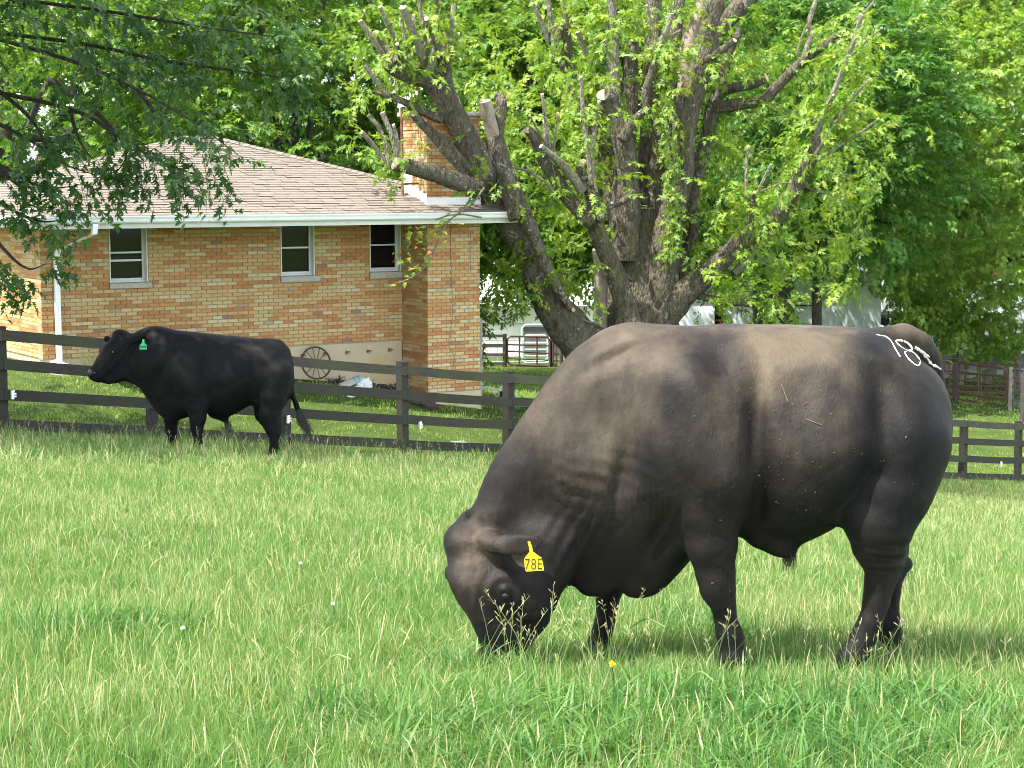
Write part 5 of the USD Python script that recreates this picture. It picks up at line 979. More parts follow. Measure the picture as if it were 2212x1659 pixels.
class Body:
    def __init__(s, lo, hi, h):
        s.h, s.o = h, np.array(lo, float); n = np.ceil((np.array(hi) - s.o) / h).astype(int) + 1
        s.x, s.y, s.z = (s.o[i] + np.arange(n[i]) * h for i in range(3)); s.F = np.full(n, 1e3, np.float32)
    def sub(s, c, r):
        return tuple(slice(max(0, int((c[i] - r[i] - s.o[i]) / s.h)), int((c[i] + r[i] - s.o[i]) / s.h) + 2) for i in range(3))
    def grid(s, sl): return np.meshgrid(s.x[sl[0]], s.y[sl[1]], s.z[sl[2]], indexing='ij', sparse=True)
    def put(s, sl, f, k, cut=False):
        F = s.F[sl]; s.F[sl] = -smin(-F, f, k) if cut else smin(F, f, k)
    def slab(s, poly, ctrl, Yc, relief, kD=0.9, p=2.2, yc=None):
        X, Z = np.meshgrid(s.x, s.z, indexing='ij'); d = poly_sd(X, Z, poly)
        R_ = RBFInterpolator(ctrl[:, :2], ctrl[:, 2], kernel='linear', smoothing=0.01); w = np.maximum(R_(np.stack([X.ravel(), Z.ravel()], 1)).reshape(X.shape), 0.025); w = gaussian_filter(w, 0.05 / s.h)
        w0 = w.copy(); w = np.maximum(w + 1.8 * relief(X, Z) * np.clip(d / 0.10, 0, 1), 0.02); D = kD * w0; d = gaussian_filter(d, 0.012 / s.h)
        e = np.maximum(0, 1 - d / D); c = Yc + (yc(X, Z) if yc else 0 * X)
        q = np.abs(s.y[None, :, None] - c[:, None, :]) / w[:, None, :]
        s.F = np.minimum(s.F, ((q ** p + e[:, None, :] ** p) ** (1 / p) - 1) * np.minimum(w, D)[:, None, :]).astype(np.float32)
    def chain(s, pts, rs, k=0.05, cut=False, own=0.03):
        """round cones through the points"""
        pts, rs = np.asarray(pts, float), np.asarray(rs, float); lo, hi = (pts - rs[:, None]).min(0) - k * 2 - .16, (pts + rs[:, None]).max(0) + k * 2 + .16
        sl = s.sub((lo + hi) / 2, (hi - lo) / 2); x, y, z = s.grid(sl); f = None
        for a, b, ra, rb in zip(pts[:-1], pts[1:], rs[:-1], rs[1:]):
            d = b - a; t = np.clip(((x - a[0]) * d[0] + (y - a[1]) * d[1] + (z - a[2]) * d[2]) / (d @ d + 1e-12), 0, 1); t = t * t * (3 - 2 * t) * 0.4 + t * 0.6
            g = np.sqrt((x - a[0] - t * d[0]) ** 2 + (y - a[1] - t * d[1]) ** 2 + (z - a[2] - t * d[2]) ** 2) - (ra + (rb - ra) * t); f = g if f is None else smin(f, g, own)
        s.put(sl, f, k, cut)
    def ell(s, c, rad, ax=None, k=0.04, cut=False):
        c, rad = np.asarray(c, float), np.asarray(rad, float); A_ = np.eye(3) if ax is None else np.asarray(ax, float); m = rad.max() + k * 2 + .16
        sl = s.sub(c, (m, m, m)); x, y, z = s.grid(sl); dx, dy, dz = x - c[0], y - c[1], z - c[2]
        u = [(A_[i][0] * dx + A_[i][1] * dy + A_[i][2] * dz) / rad[i] for i in range(3)]; q = np.sqrt(u[0] ** 2 + u[1] ** 2 + u[2] ** 2)
        g = np.sqrt(sum((u[i] / rad[i]) ** 2 for i in range(3))) + 1e-9; s.put(sl, q * (q - 1) / g, k, cut)
    def loft(s, zs, cx, cy, a, b, ang, k=0.06, p=2.3):
        """horizontal slices: centre cx, cy; half extents a along direction ang, b across"""
        sl = s.sub(np.array([np.mean(cx), np.mean(cy), (zs[0] + zs[-1]) / 2]), np.array([0.5, 0.4, abs(zs[0] - zs[-1]) / 2 + 0.25])); x, y, z = s.grid(sl)
        o = np.argsort(zs); I = lambda v: gaussian_filter(np.interp(z, np.asarray(zs)[o], np.asarray(v)[o]), (0, 0, 1.5)); X_, Y_ = x - I(cx), y - I(cy); n = (math.cos(ang), math.sin(ang)); A_, B_ = I(a), I(b)
        q = (np.abs((X_ * n[0] + Y_ * n[1]) / A_) ** p + np.abs((-X_ * n[1] + Y_ * n[0]) / B_) ** p) ** (1 / p)
        f = (q - 1) * np.minimum(A_, B_); f = np.maximum(f, np.maximum(z - max(zs), min(zs) - z)); s.put(sl, f, k)
    def mesh(s, sig=0.9, smooth=6):
        F = gaussian_filter(s.F, sig); v, f = surface_nets(F, s.o, s.h); m = trimesh.Trimesh(v, f, process=False)
        m = max(m.split(only_watertight=False), key=lambda q: len(q.faces)) if False else m
        from scipy.sparse import coo_matrix
        e = m.edges_unique; n = len(v); A_ = coo_matrix((np.ones(2 * len(e)), (np.r_[e[:, 0], e[:, 1]], np.r_[e[:, 1], e[:, 0]])), shape=(n, n)).tocsr(); dg = np.maximum(np.asarray(A_.sum(1)).ravel(), 1)[:, None]; q = np.array(m.vertices)
        for i in range(smooth): q = q + (0.5 if i % 2 == 0 else -0.52) * (A_ @ q / dg - q)
        m.vertices = q; return m
def closed(pts, n=4):
    p = np.asarray(pts, float); q = np.vstack([p[-1:], p, p[:2]]); out = []
    for i in range(1, len(p) + 1):
        a, b, c, d = q[i - 1], q[i], q[i + 1], q[i + 2]
        for t in np.arange(n) / n: out.append(0.5 * (2 * b + (c - a) * t + (2 * a - 5 * b + 4 * c - d) * t * t + (3 * b - a - 3 * c + d) * t ** 3))
    return np.array(out)
def xz(p): return p[..., [0, 2]]
def bumps(lst, Yc):
    """relief: (x, y, rx, ry, angle in degrees, amount in metres) in picture units"""
    sc = Yc / F; L = [(*xz(pt(x, y, Yc)), rx * sc, ry * sc, math.radians(a), amt) for x, y, rx, ry, a, amt in lst]
    def f(X, Z):
        out = 0 * X
        for cx, cz, rx, rz, a, amt in L:
            u, w = (X - cx) * math.cos(a) + (Z - cz) * math.sin(a), -(X - cx) * math.sin(a) + (Z - cz) * math.cos(a); out = out + amt * np.exp(-(u / rx) ** 2 - (w / rz) ** 2)
        return out
    return f
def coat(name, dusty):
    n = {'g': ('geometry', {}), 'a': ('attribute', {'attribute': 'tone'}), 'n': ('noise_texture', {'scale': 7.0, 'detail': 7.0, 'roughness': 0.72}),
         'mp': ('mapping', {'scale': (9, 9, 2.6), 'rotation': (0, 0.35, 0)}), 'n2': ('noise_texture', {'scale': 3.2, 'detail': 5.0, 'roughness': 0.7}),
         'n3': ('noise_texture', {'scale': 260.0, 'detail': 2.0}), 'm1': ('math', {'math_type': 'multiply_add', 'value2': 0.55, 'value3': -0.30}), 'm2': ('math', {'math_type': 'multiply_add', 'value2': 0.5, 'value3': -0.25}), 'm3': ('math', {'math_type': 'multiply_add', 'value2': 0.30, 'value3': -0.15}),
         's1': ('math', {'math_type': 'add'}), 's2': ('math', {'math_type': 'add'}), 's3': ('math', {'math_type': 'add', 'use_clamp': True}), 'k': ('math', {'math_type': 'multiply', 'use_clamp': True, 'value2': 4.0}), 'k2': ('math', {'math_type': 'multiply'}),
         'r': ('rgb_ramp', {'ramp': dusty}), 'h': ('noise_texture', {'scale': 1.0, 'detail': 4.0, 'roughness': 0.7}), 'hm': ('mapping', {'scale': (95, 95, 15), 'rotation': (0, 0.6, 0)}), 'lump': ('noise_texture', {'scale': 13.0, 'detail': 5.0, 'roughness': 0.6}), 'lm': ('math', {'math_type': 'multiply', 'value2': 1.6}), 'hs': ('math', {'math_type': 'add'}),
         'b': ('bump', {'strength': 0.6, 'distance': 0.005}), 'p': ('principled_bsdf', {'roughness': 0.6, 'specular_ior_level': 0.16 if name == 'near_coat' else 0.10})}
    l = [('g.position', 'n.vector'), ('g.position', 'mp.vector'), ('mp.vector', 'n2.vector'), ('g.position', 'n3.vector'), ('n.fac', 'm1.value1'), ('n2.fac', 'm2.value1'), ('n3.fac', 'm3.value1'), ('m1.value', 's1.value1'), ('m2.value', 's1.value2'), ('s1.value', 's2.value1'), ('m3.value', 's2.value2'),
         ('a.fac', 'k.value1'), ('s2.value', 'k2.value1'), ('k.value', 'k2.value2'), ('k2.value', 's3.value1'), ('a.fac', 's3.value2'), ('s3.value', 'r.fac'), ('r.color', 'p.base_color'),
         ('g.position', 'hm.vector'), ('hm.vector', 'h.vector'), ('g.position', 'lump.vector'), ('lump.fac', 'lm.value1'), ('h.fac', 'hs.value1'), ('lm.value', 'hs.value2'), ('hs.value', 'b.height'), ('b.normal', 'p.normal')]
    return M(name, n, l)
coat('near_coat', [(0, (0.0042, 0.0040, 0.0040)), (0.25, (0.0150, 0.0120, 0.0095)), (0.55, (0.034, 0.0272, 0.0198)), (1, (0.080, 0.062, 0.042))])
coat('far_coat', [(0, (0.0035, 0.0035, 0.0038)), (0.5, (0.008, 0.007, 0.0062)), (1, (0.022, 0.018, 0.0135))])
plain('hoof_look', (0.03, 0.027, 0.025), 0.7, 0.3, 30)
plain('eye_look', (0.008, 0.006, 0.006), 0.12, 0.1)
plain('hair_look', (0.014, 0.012, 0.011), 0.6, 0.3, 40)
plain('brand_look', (0.70, 0.68, 0.62), 0.8, 0.15, 200, 0.5, 400)
plain('speck_look', (0.12, 0.095, 0.06), 0.9, 0.4, 60)
plain('nose_look', (0.02, 0.019, 0.02), 0.28, 0.3, 60, 0.4, 120)
def near_bull():
    Yc = 8.1; S = Yc / F; c = lambda x, y, Y=Yc: pt(x, y, Y)
    B = Body(pt(930, 1485, Yc) - [0, 0.62, 0.05], pt(2085, 670, Yc) + [0, 0.62, 0.06], 0.0125)
    poly = closed(xz(pt(*np.array([(1000, 1135), (1016, 1112), (1034, 1062), (1060, 1000), (1094, 950), (1120, 910), (1150, 868), (1190, 812), (1230, 766), (1280, 726), (1322, 704), (1370, 695), (1420, 700), (1500, 705), (1560, 701), (1640, 701), (1720, 702), (1800, 705), (1850, 708), (1892, 718), (1932, 740), (1980, 772), (2018, 800), (2042, 840), (2053, 890), (2050, 940), (2036, 1000), (2014, 1056),
        (1985, 1100), (1940, 1130), (1890, 1130), (1850, 1118), (1818, 1120), (1790, 1140), (1742, 1164), (1700, 1176), (1660, 1173), (1620, 1165), (1590, 1153), (1550, 1165), (1510, 1185), (1465, 1237), (1425, 1277), (1390, 1291), (1352, 1288), (1334, 1268), (1312, 1284), (1282, 1290), (1258, 1284), (1242, 1248), (1216, 1238), (1150, 1240), (1080, 1205), (1020, 1165)]).T, Yc)))
    ctrl = np.array([(*xz(pt(x, y, Yc)), w) for x, y, w in ((1060, 1150, .13), (1120, 1060, .19), (1180, 960, .21), (1160, 1150, .19), (1240, 1120, .22), (1260, 880, .22), (1290, 1010, .28), (1240, 1220, .10), (1275, 1270, .035), (1320, 1210, .13), (1390, 1275, .065), (1400, 1200, .19), (1450, 1220, .16), (1330, 800, .24), (1370, 730, .22), (1400, 900, .36), (1400, 1050, .36), (1500, 760, .33), (1500, 930, .42), (1520, 1080, .40), (1600, 800, .36), (1600, 950, .41), (1600, 1090, .38),
        (1700, 780, .38), (1720, 950, .46), (1720, 1090, .40), (1690, 1160, .24), (1800, 800, .38), (1820, 950, .45), (1830, 1070, .37), (1900, 780, .34), (1920, 930, .40), (1930, 1060, .34), (1990, 820, .29), (2010, 930, .33), (2040, 900, .26))])
    rel = bumps([(1490, 900, 85, 130, 12, .040), (1545, 1030, 60, 80, 0, .045), (1465, 800, 60, 70, 30, .022), (1604, 900, 22, 120, -6, -.035), (1615, 1060, 24, 110, -4, -.055), (1535, 765, 48, 34, -35, -.030), (1334, 1015, 22, 95, -10, -.034), (1335, 757, 105, 11, 24, -.020), (1485, 770, 70, 40, 10, .018), (1420, 1000, 40, 90, 0, .014), (1330, 1060, 46, 70, -25, .018), (1740, 980, 120, 110, 0, .025), (1868, 880, 26, 100, 5, -.026), (1865, 1040, 30, 90, 28, -.045), (1885, 752, 40, 26, -20, .035),
                 (1960, 930, 70, 120, 8, .045), (1990, 1040, 40, 60, 20, .02), (1700, 830, 40, 60, 0, -.012), (1250, 990, 60, 60, 0, .016), (1180, 1080, 70, 50, -40, -.012), (1475, 1130, 30, 60, 10, .02), (1420, 1120, 24, 80, -20, -.028), (1660, 1010, 14, 70, -15, -.008), (2000, 870, 22, 70, -10, -.016)], Yc)
    B.slab(poly, ctrl, Yc, rel, kD=0.92, yc=lambda X, Z: -0.03 * np.clip((c(1250, 900)[0] - X) / 0.5, 0, 1))
    # head: slices from the poll down to the muzzle, turned a little towards the viewer
    ang = math.radians(180 + 32); H = [(1118, 1000, 1075, .10, -.02), (1150, 976, 1150, .125, -.04), (1200, 968, 1200, .140, -.07), (1240, 965, 1232, .150, -.09), (1285, 985, 1216, .145, -.11), (1330, 1016, 1198, .120, -.125), (1365, 1029, 1180, .103, -.135), (1395, 1039, 1140, .094, -.14), (1425, 1046, 1108, .085, -.145), (1442, 1056, 1092, .05, -.145)]
    zs, cx, cy, a, b = [], [], [], [], []
    for y, xl, xr, w, oy in H:
        p = pt((xl + xr) / 2, y, Yc + oy); Sx = (xr - xl) / 2 * S; zs.append(p[2]); cx.append(p[0]); cy.append(p[1]); a.append(max(math.sqrt(max(Sx ** 2 - (w * math.sin(ang)) ** 2, 0.0005)) / abs(math.cos(ang)), 0.035)); b.append(w)
    B.loft(zs, cx, cy, a, b, ang, k=0.10, p=2.05); B.ell(pt(1190, 1215, 7.93), (.11, .09, .13), k=0.09); B.ell(pt(1175, 1170, 7.95), (.12, .09, .10), k=0.09)
    fn = np.array([math.cos(ang), math.sin(ang), 0]); ft_ = np.array([-math.sin(ang), math.cos(ang), 0])      # forward of the face; its left to right
    e = pt(1086, 1278, 7.835); B.ell(e + [0, 0.012, 0.02], (.062, .045, .05), k=0.03); B.ell(e + [0.012, -0.056, -0.022], (.034, .022, .015), k=0.025, cut=True); B.chain([pt(1072, 1276, 7.80), pt(1090, 1272, 7.788), pt(1108, 1280, 7.80)], [.011, .013, .010], k=0.016); B.chain([pt(1074, 1294, 7.80), pt(1092, 1300, 7.793), pt(1108, 1294, 7.80)], [.009, .010, .009], k=0.018)
    B.chain([pt(1052, 1256, 7.86), pt(1085, 1244, 7.835), pt(1118, 1262, 7.84)], [.022, .027, .02], k=0.03)      # brow
    B.ell(pt(977, 1237, 8.05), (.040, .05, .045), k=0.04)                                                       # brow of the far eye
    B.ell(pt(1150, 1285, 7.84), (.11, .05, .12), k=0.06); B.chain([pt(1075, 1330, 7.83), pt(1110, 1345, 7.81)], [.012, .010], k=0.06, cut=True)
    B.ell(pt(995, 1165, 7.98), (.07, .10, .07), k=0.06)                                                          # poll
    B.ell(pt(1062, 1420, 7.92), (.06, .085, .055), k=0.05); B.ell(pt(1058, 1428, 7.845), (.020, .022, .015), k=0.012, cut=True); B.chain([pt(1085, 1437, 7.85), pt(1110, 1420, 7.85), pt(1135, 1402, 7.87)], [.007, .007, .006], k=0.012, cut=True)
    B.ell(pt(1120, 1398, 7.95), (.06, .06, .032), k=0.04)
    # legs
    def leg(pts, k): B.chain([pt(x, y, Y) for x, y, Y, r in pts], [r for *_, r in pts], k)
    leg([(1500, 1000, 7.86, .16), (1534, 1110, 7.80, .128), (1537, 1175, 7.79, .110), (1546, 1235, 7.79, .084), (1551, 1272, 7.79, .074), (1562, 1305, 7.79, .050), (1567, 1335, 7.79, .046), (1575, 1368, 7.79, .055), (1578, 1390, 7.79, .047)], 0.06); leg([(1578, 1390, 7.79, .05), (1581, 1424, 7.785, .070)], 0.02); B.ell(pt(1597, 1380, 7.80), (.024, .03, .03), k=0.02); B.ell(pt(1547, 1268, 7.75), (.045, .05, .06), k=0.04)
    leg([(1400, 1100, 8.36, .15), (1335, 1200, 8.40, .10), (1318, 1262, 8.40, .068), (1312, 1300, 8.40, .05), (1306, 1345, 8.40, .045), (1296, 1380, 8.40, .052)], 0.05); leg([(1296, 1380, 8.4, .05), (1283, 1424, 8.38, .066)], 0.02)
    leg([(1960, 960, 7.88, .19), (1930, 1060, 7.83, .165), (1900, 1130, 7.82, .150), (1900, 1180, 7.83, .114), (1908, 1220, 7.84, .080), (1900, 1255, 7.84, .063), (1893, 1300, 7.84, .056), (1880, 1345, 7.83, .052), (1866, 1374, 7.83, .060)], 0.06); leg([(1864, 1378, 7.83, .052), (1840, 1423, 7.81, .072)], 0.02); B.chain([pt(1925, 1195, 7.86), pt(1953, 1217, 7.88), pt(1940, 1240, 7.87)], [.035, .034, .03], 0.03)
    leg([(1960, 1000, 8.32, .17), (1900, 1100, 8.38, .15), (1915, 1180, 8.40, .10), (1928, 1222, 8.40, .07), (1920, 1275, 8.38, .052), (1921, 1345, 8.36, .048), (1924, 1372, 8.36, .057)], 0.06); leg([(1924, 1375, 8.36, .05), (1928, 1424, 8.34, .070)], 0.02)
    # flank fold, sheath, scrotum, tail
    B.chain([pt(1800, 1110, 7.86), pt(1850, 1095, 7.82), pt(1900, 1040, 7.80)], [.04, .06, .06], 0.06)
    B.chain([pt(1650, 1150, 8.0), pt(1685, 1172, 8.0), pt(1703, 1190, 8.0)], [.08, .065, .036], 0.05); B.ell(pt(1880, 1165, 8.1), (.09, .09, .13), k=0.04)
    B.chain([pt(1872, 745, 8.12), pt(1915, 738, 8.16), pt(1952, 733, 8.20), pt(1985, 745, 8.22), pt(2008, 776, 8.24), pt(2018, 815, 8.25), pt(2005, 870, 8.34), pt(1990, 960, 8.42)], [.07, .066, .068, .060, .052, .044, .04, .035], 0.03)
    # ears
    ax = np.stack([unit([1, -0.05, 0.07]), unit([-0.06, 0.42, 0.90]), unit([0.07, 0.90, -0.42])]); B.ell(pt(1122, 1176, 7.745), (.125, .058, .020), ax, k=0.014); B.chain([pt(1055, 1170, 7.88), pt(1092, 1177, 7.78)], [.05, .036], 0.03); B.ell(pt(1141, 1184, 7.711), (.080, .040, .018), ax, k=0.012, cut=True)
    m = B.mesh(0.85, 8); v, nrm = np.array(m.vertices), np.array(m.vertex_normals)
    # skin folds on the neck and behind the jaw
    x, y = proj(v); near = (v[:, 1] < Yc) * 1.0
    def g(cx, cy, rx, ry, a=0.0): u, w = (x - cx) * math.cos(a) + (y - cy) * math.sin(a), -(x - cx) * math.sin(a) + (y - cy) * math.cos(a); return np.exp(-(u / rx) ** 2 - (w / ry) ** 2)
    wob = 2.2 * meshkit.fbm(v * 4.0, 3, 2)
    d = 0.004 * near * g(1400, 1085, 50, 42) * np.sin(x / 2.0 + wob * 3) + 0.0035 * near * g(1250, 1150, 60, 80, 0.4) * np.sin((x + 0.5 * y) / 5.5 + wob * 3) + 0.0025 * near * g(1290, 1040, 90, 50, -0.5) * np.sin((y - 0.4 * x) / 6 + wob * 4) + 0.0015 * near * g(1640, 900, 60, 90) * np.sin(x / 5.0 + wob * 2)
    d += 0.005 * near * g(1910, 1200, 50, 40) * np.sin(y / 5 + wob * 2) + 0.006 * (meshkit.fbm(v * 9, 3, 5) - 0.5) + 0.010 * g(1040, 1180, 70, 60) * (meshkit.fbm(v * 26, 2, 9) - 0.5) + 0.009 * near * g(1235, 1050, 60, 70) * (meshkit.fbm(v * 30, 2, 4) - 0.5) + 0.004 * near * g(1080, 1280, 60, 50) * np.sin(np.hypot(x - 1090, y - 1282) / 4.5)
    v = v + nrm * (1.5 * d)[:, None]; m.vertices = v
    # dust in the coat, plus top light and hollow shade painted into tone
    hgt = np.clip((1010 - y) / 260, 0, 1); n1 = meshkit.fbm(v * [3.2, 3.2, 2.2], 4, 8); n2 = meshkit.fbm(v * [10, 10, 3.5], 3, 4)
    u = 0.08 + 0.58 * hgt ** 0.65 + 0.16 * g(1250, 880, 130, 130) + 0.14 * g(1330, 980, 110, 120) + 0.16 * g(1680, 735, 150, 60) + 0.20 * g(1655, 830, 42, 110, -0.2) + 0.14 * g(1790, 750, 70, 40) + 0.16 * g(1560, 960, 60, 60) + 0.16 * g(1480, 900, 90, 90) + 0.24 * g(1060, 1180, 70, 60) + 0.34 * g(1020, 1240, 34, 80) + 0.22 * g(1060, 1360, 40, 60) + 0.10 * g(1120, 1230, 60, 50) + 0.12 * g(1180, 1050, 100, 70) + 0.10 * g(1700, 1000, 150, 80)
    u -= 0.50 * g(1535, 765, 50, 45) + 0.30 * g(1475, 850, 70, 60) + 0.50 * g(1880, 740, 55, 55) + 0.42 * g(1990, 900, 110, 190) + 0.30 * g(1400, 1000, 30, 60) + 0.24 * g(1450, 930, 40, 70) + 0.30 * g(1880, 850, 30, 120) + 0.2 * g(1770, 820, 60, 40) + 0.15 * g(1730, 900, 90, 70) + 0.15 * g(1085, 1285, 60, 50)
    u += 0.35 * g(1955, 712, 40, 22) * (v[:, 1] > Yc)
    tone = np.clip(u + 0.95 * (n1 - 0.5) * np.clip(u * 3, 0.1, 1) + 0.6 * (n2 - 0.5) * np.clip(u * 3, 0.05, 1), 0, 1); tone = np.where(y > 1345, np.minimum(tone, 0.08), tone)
    base = pt(1600, 1425, Yc); base[2] = float(ground(base[0], base[1]))
    t = thing('bull', 'large dusty black bull grazing in the foreground with a yellow ear tag', 'bull', base)
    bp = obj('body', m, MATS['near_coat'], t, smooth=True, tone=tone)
    def skin(x, y, lift=0.004):
        """points of the near hide seen through picture positions"""
        dr = pt(np.asarray(x, float), np.asarray(y, float), 1.0) - CAMP; loc, ray, _ = m.ray.intersects_location(np.tile(CAMP, (len(dr), 1)), dr, multiple_hits=True)
        out = np.full((len(dr), 3), np.nan); best = np.full(len(dr), 1e9)
        for q, r_ in zip(loc, ray):
            D_ = np.linalg.norm(q - CAMP)
            if D_ < best[r_]: best[r_] = D_; out[r_] = q - unit(dr[r_]) * lift
        return out
    # freeze brand 78E on the rump
    zb = lambda pts: [((2250 + a / 4.047) / 1.273, (840 + b / 4.047) / 1.273) for a, b in pts]
    st = [([(640, 322), (690, 332), (745, 340), (790, 372), (830, 425), (860, 480), (890, 530), (920, 578)], 1.0), ([(950, 395), (905, 385), (868, 390), (885, 425), (930, 465), (975, 490), (1020, 500), (1050, 490), (1035, 455), (995, 415), (950, 395)], 0.9),
          ([(1000, 505), (968, 515), (975, 545), (1010, 595), (1060, 640), (1110, 668), (1138, 640), (1125, 590), (1085, 540), (1040, 510), (1000, 505)], 1.1), ([(1075, 462), (1110, 485), (1150, 515), (1190, 555), (1225, 600), (1265, 655), (1320, 680), (1372, 712)], 1.1), ([(1150, 500), (1185, 530), (1240, 575)], 0.6)]
    rg = np.random.default_rng(2); bm = MB()
    for pts_, wd in st:
        q = np.array(zb(pts_)); q = spline(np.c_[q, 0 * q[:, 0]], 60)[:, :2]; p3 = skin(q[:, 0], q[:, 1], 0.003); ok = ~np.isnan(p3[:, 0]); p3 = p3[ok]
        if len(p3) < 4: continue
        p3 = np.stack([np.convolve(np.pad(p3[:, i], 2, mode='edge'), np.ones(5) / 5, 'valid') for i in range(3)], 1)
        tn = np.gradient(p3, axis=0); tn /= np.maximum(np.linalg.norm(tn, axis=1, keepdims=True), 1e-9); _, tri_, _ = [None, None, None]; ci = np.array([int(np.argmin(((v - q_) ** 2).sum(1))) for q_ in p3]); nn = np.array(m.vertex_normals)[ci]
        sd = np.cross(tn, nn); sd /= np.maximum(np.linalg.norm(sd, axis=1, keepdims=True), 1e-9); w = 0.0068 * wd * np.interp(np.arange(len(p3)), np.linspace(0, len(p3), 24), rg.uniform(0.45, 1.25, 24))[:, None]
        L_, R__, C_ = p3 - sd * w, p3 + sd * w, p3 + nn * 0.002; vv = np.vstack([L_ - nn * 0.003, C_, R__ - nn * 0.003]); n_ = len(p3)
        bm.add(vv, [[i, i + 1, n_ + i + 1, n_ + i] for i in range(n_ - 1)] + [[n_ + i, n_ + i + 1, 2 * n_ + i + 1, 2 * n_ + i] for i in range(n_ - 1)])
    obj('freeze_brand', bm, MATS['brand_look'], t, label='white freeze brand 78E on the rump')
    # bits of dirt and straw on the flank
    rg = np.random.default_rng(9); px, py = [], []
    for cx_, cy_, sx_, sy_, n_ in ((1720, 950, 90, 110, 90), (1700, 1060, 70, 40, 30), (1560, 1230, 20, 60, 14), (1750, 870, 30, 20, 24), (1480, 870, 70, 60, 26), (1900, 900, 60, 90, 20), (1660, 740, 60, 25, 22), (1030, 1180, 20, 15, 8)): px += list(rg.normal(cx_, sx_, n_)); py += list(rg.normal(cy_, sy_, n_))
    p3 = skin(px, py, 0.002); sm = MB()
    for q in p3[~np.isnan(p3[:, 0])]:
        L = rg.uniform(0.0012, 0.0032) * (2.2 if rg.random() < 0.12 else 1); a_ = unit(rg.normal(0, 1, 3) * [1, 0.3, 0.6]); sm.add(*cbox(q, a_ * L * 1.6, unit(np.cross(a_, [0, 1, 0.1])) * L * 0.6, np.array([0, 0.004, 0])))
    for a_, b_ in (((1741, 905), (1775, 918)), ((1688, 830), (1702, 868))):
        q = skin(np.linspace(a_[0], b_[0], 8), np.linspace(a_[1], b_[1], 8), 0.003); sm.add(*tube(q, 0.0016, 4))
    obj('dirt_speck', sm, MATS['speck_look'], t, kind='stuff')
    # eye, ear tag, tufts
    ey = trimesh.creation.icosphere(3, 0.02); ey.apply_translation(skin([1092], [1286], -0.0135)[0]); obj('eye', ey, MATS['eye_look'], t, smooth=True)
    def hair(name, roots, dirs, L, r0, seed, curl=0.3):
        rr = np.random.default_rng(seed); mb = MB()
        for a_, d_ in zip(roots, dirs):
            l = L * rr.uniform(0.6, 1.1); d1 = unit(d_ + rr.normal(0, curl, 3) * 0.5); d2 = unit(d_ + rr.normal(0, curl, 3)); mb.add(*tube([a_, a_ + d1 * l * 0.5, a_ + d1 * l * 0.5 + d2 * l * 0.5], [r0, r0 * 0.7, r0 * 0.2], 3, cap=False))
        obj(name, mb, MATS['hair_look'], t, kind='stuff')
    rr = np.random.default_rng(4)
    hair('sheath_hair', pt(1703, 1190, 8.0) + rr.normal(0, 0.016, (110, 3)), np.tile([0.03, -0.03, -1.0], (110, 1)), 0.085, 0.0016, 5)
    hair('hock_hair', pt(1948, 1228, 7.87) + rr.normal(0, 0.016, (60, 3)), np.tile([0.25, 0.1, -1.0], (60, 1)), 0.05, 0.0015, 6)
    hair('poll_hair', pt(1012, 1116, 7.99) + rr.normal(0, 0.012, (50, 3)), np.tile([-0.2, 0, 1.0], (50, 1)), 0.035, 0.0013, 7)
    tg = [(755, 590), (762, 572), (790, 540), (803, 520), (795, 470), (785, 440), (792, 430), (806, 432), (820, 470), (832, 522), (880, 560), (905, 575), (912, 600), (928, 680), (920, 687), (775, 690), (765, 682)]
    tp = [((1200 + a_ / 3.131) / 1.273, (1350 + b_ / 3.131) / 1.273) for a_, b_ in tg]; Yt = 7.67
    from shapely.geometry import Polygon
    w3 = pt(*np.array(tp).T, Yt); o = w3.mean(0); pl = Polygon([(q[0] - o[0], q[2] - o[2]) for q in w3]).buffer(0.003).buffer(-0.003)
    ex = trimesh.creation.extrude_polygon(pl, 0.004, engine='earcut'); vv = np.array(ex.vertices); tw = math.radians(8); vv = np.stack([vv[:, 0] * math.cos(tw), -vv[:, 2] + vv[:, 0] * math.sin(tw), vv[:, 1]], 1) + o
    etag = obj('ear_tag', (vv, ex.faces[:, ::-1]), MATS['tag_yellow'], t)
    tx = meshkit.text_mesh('78E', 0.047, 0.001); b_ = tx.bounds; q = np.array(tx.vertices) - [b_[0][0] + (b_[1][0] - b_[0][0]) / 2, b_[0][1], 0]; q[:, 0] *= 0.67; cc = pt((1200 + 836 / 3.131) / 1.273, (1350 + 675 / 3.131) / 1.273, Yt)
    q = np.stack([q[:, 0] * math.cos(tw), -q[:, 2] - 0.0045 + (q[:, 0] + cc[0] - o[0]) * math.sin(tw), q[:, 1]], 1) + [cc[0], o[1], cc[2]]
    obj('number', (q, tx.faces[:, ::-1]), MATS['ink_look'], etag, label='black number 78E on the yellow tag')
    return t, m
BULL, BULLMESH = near_bull()
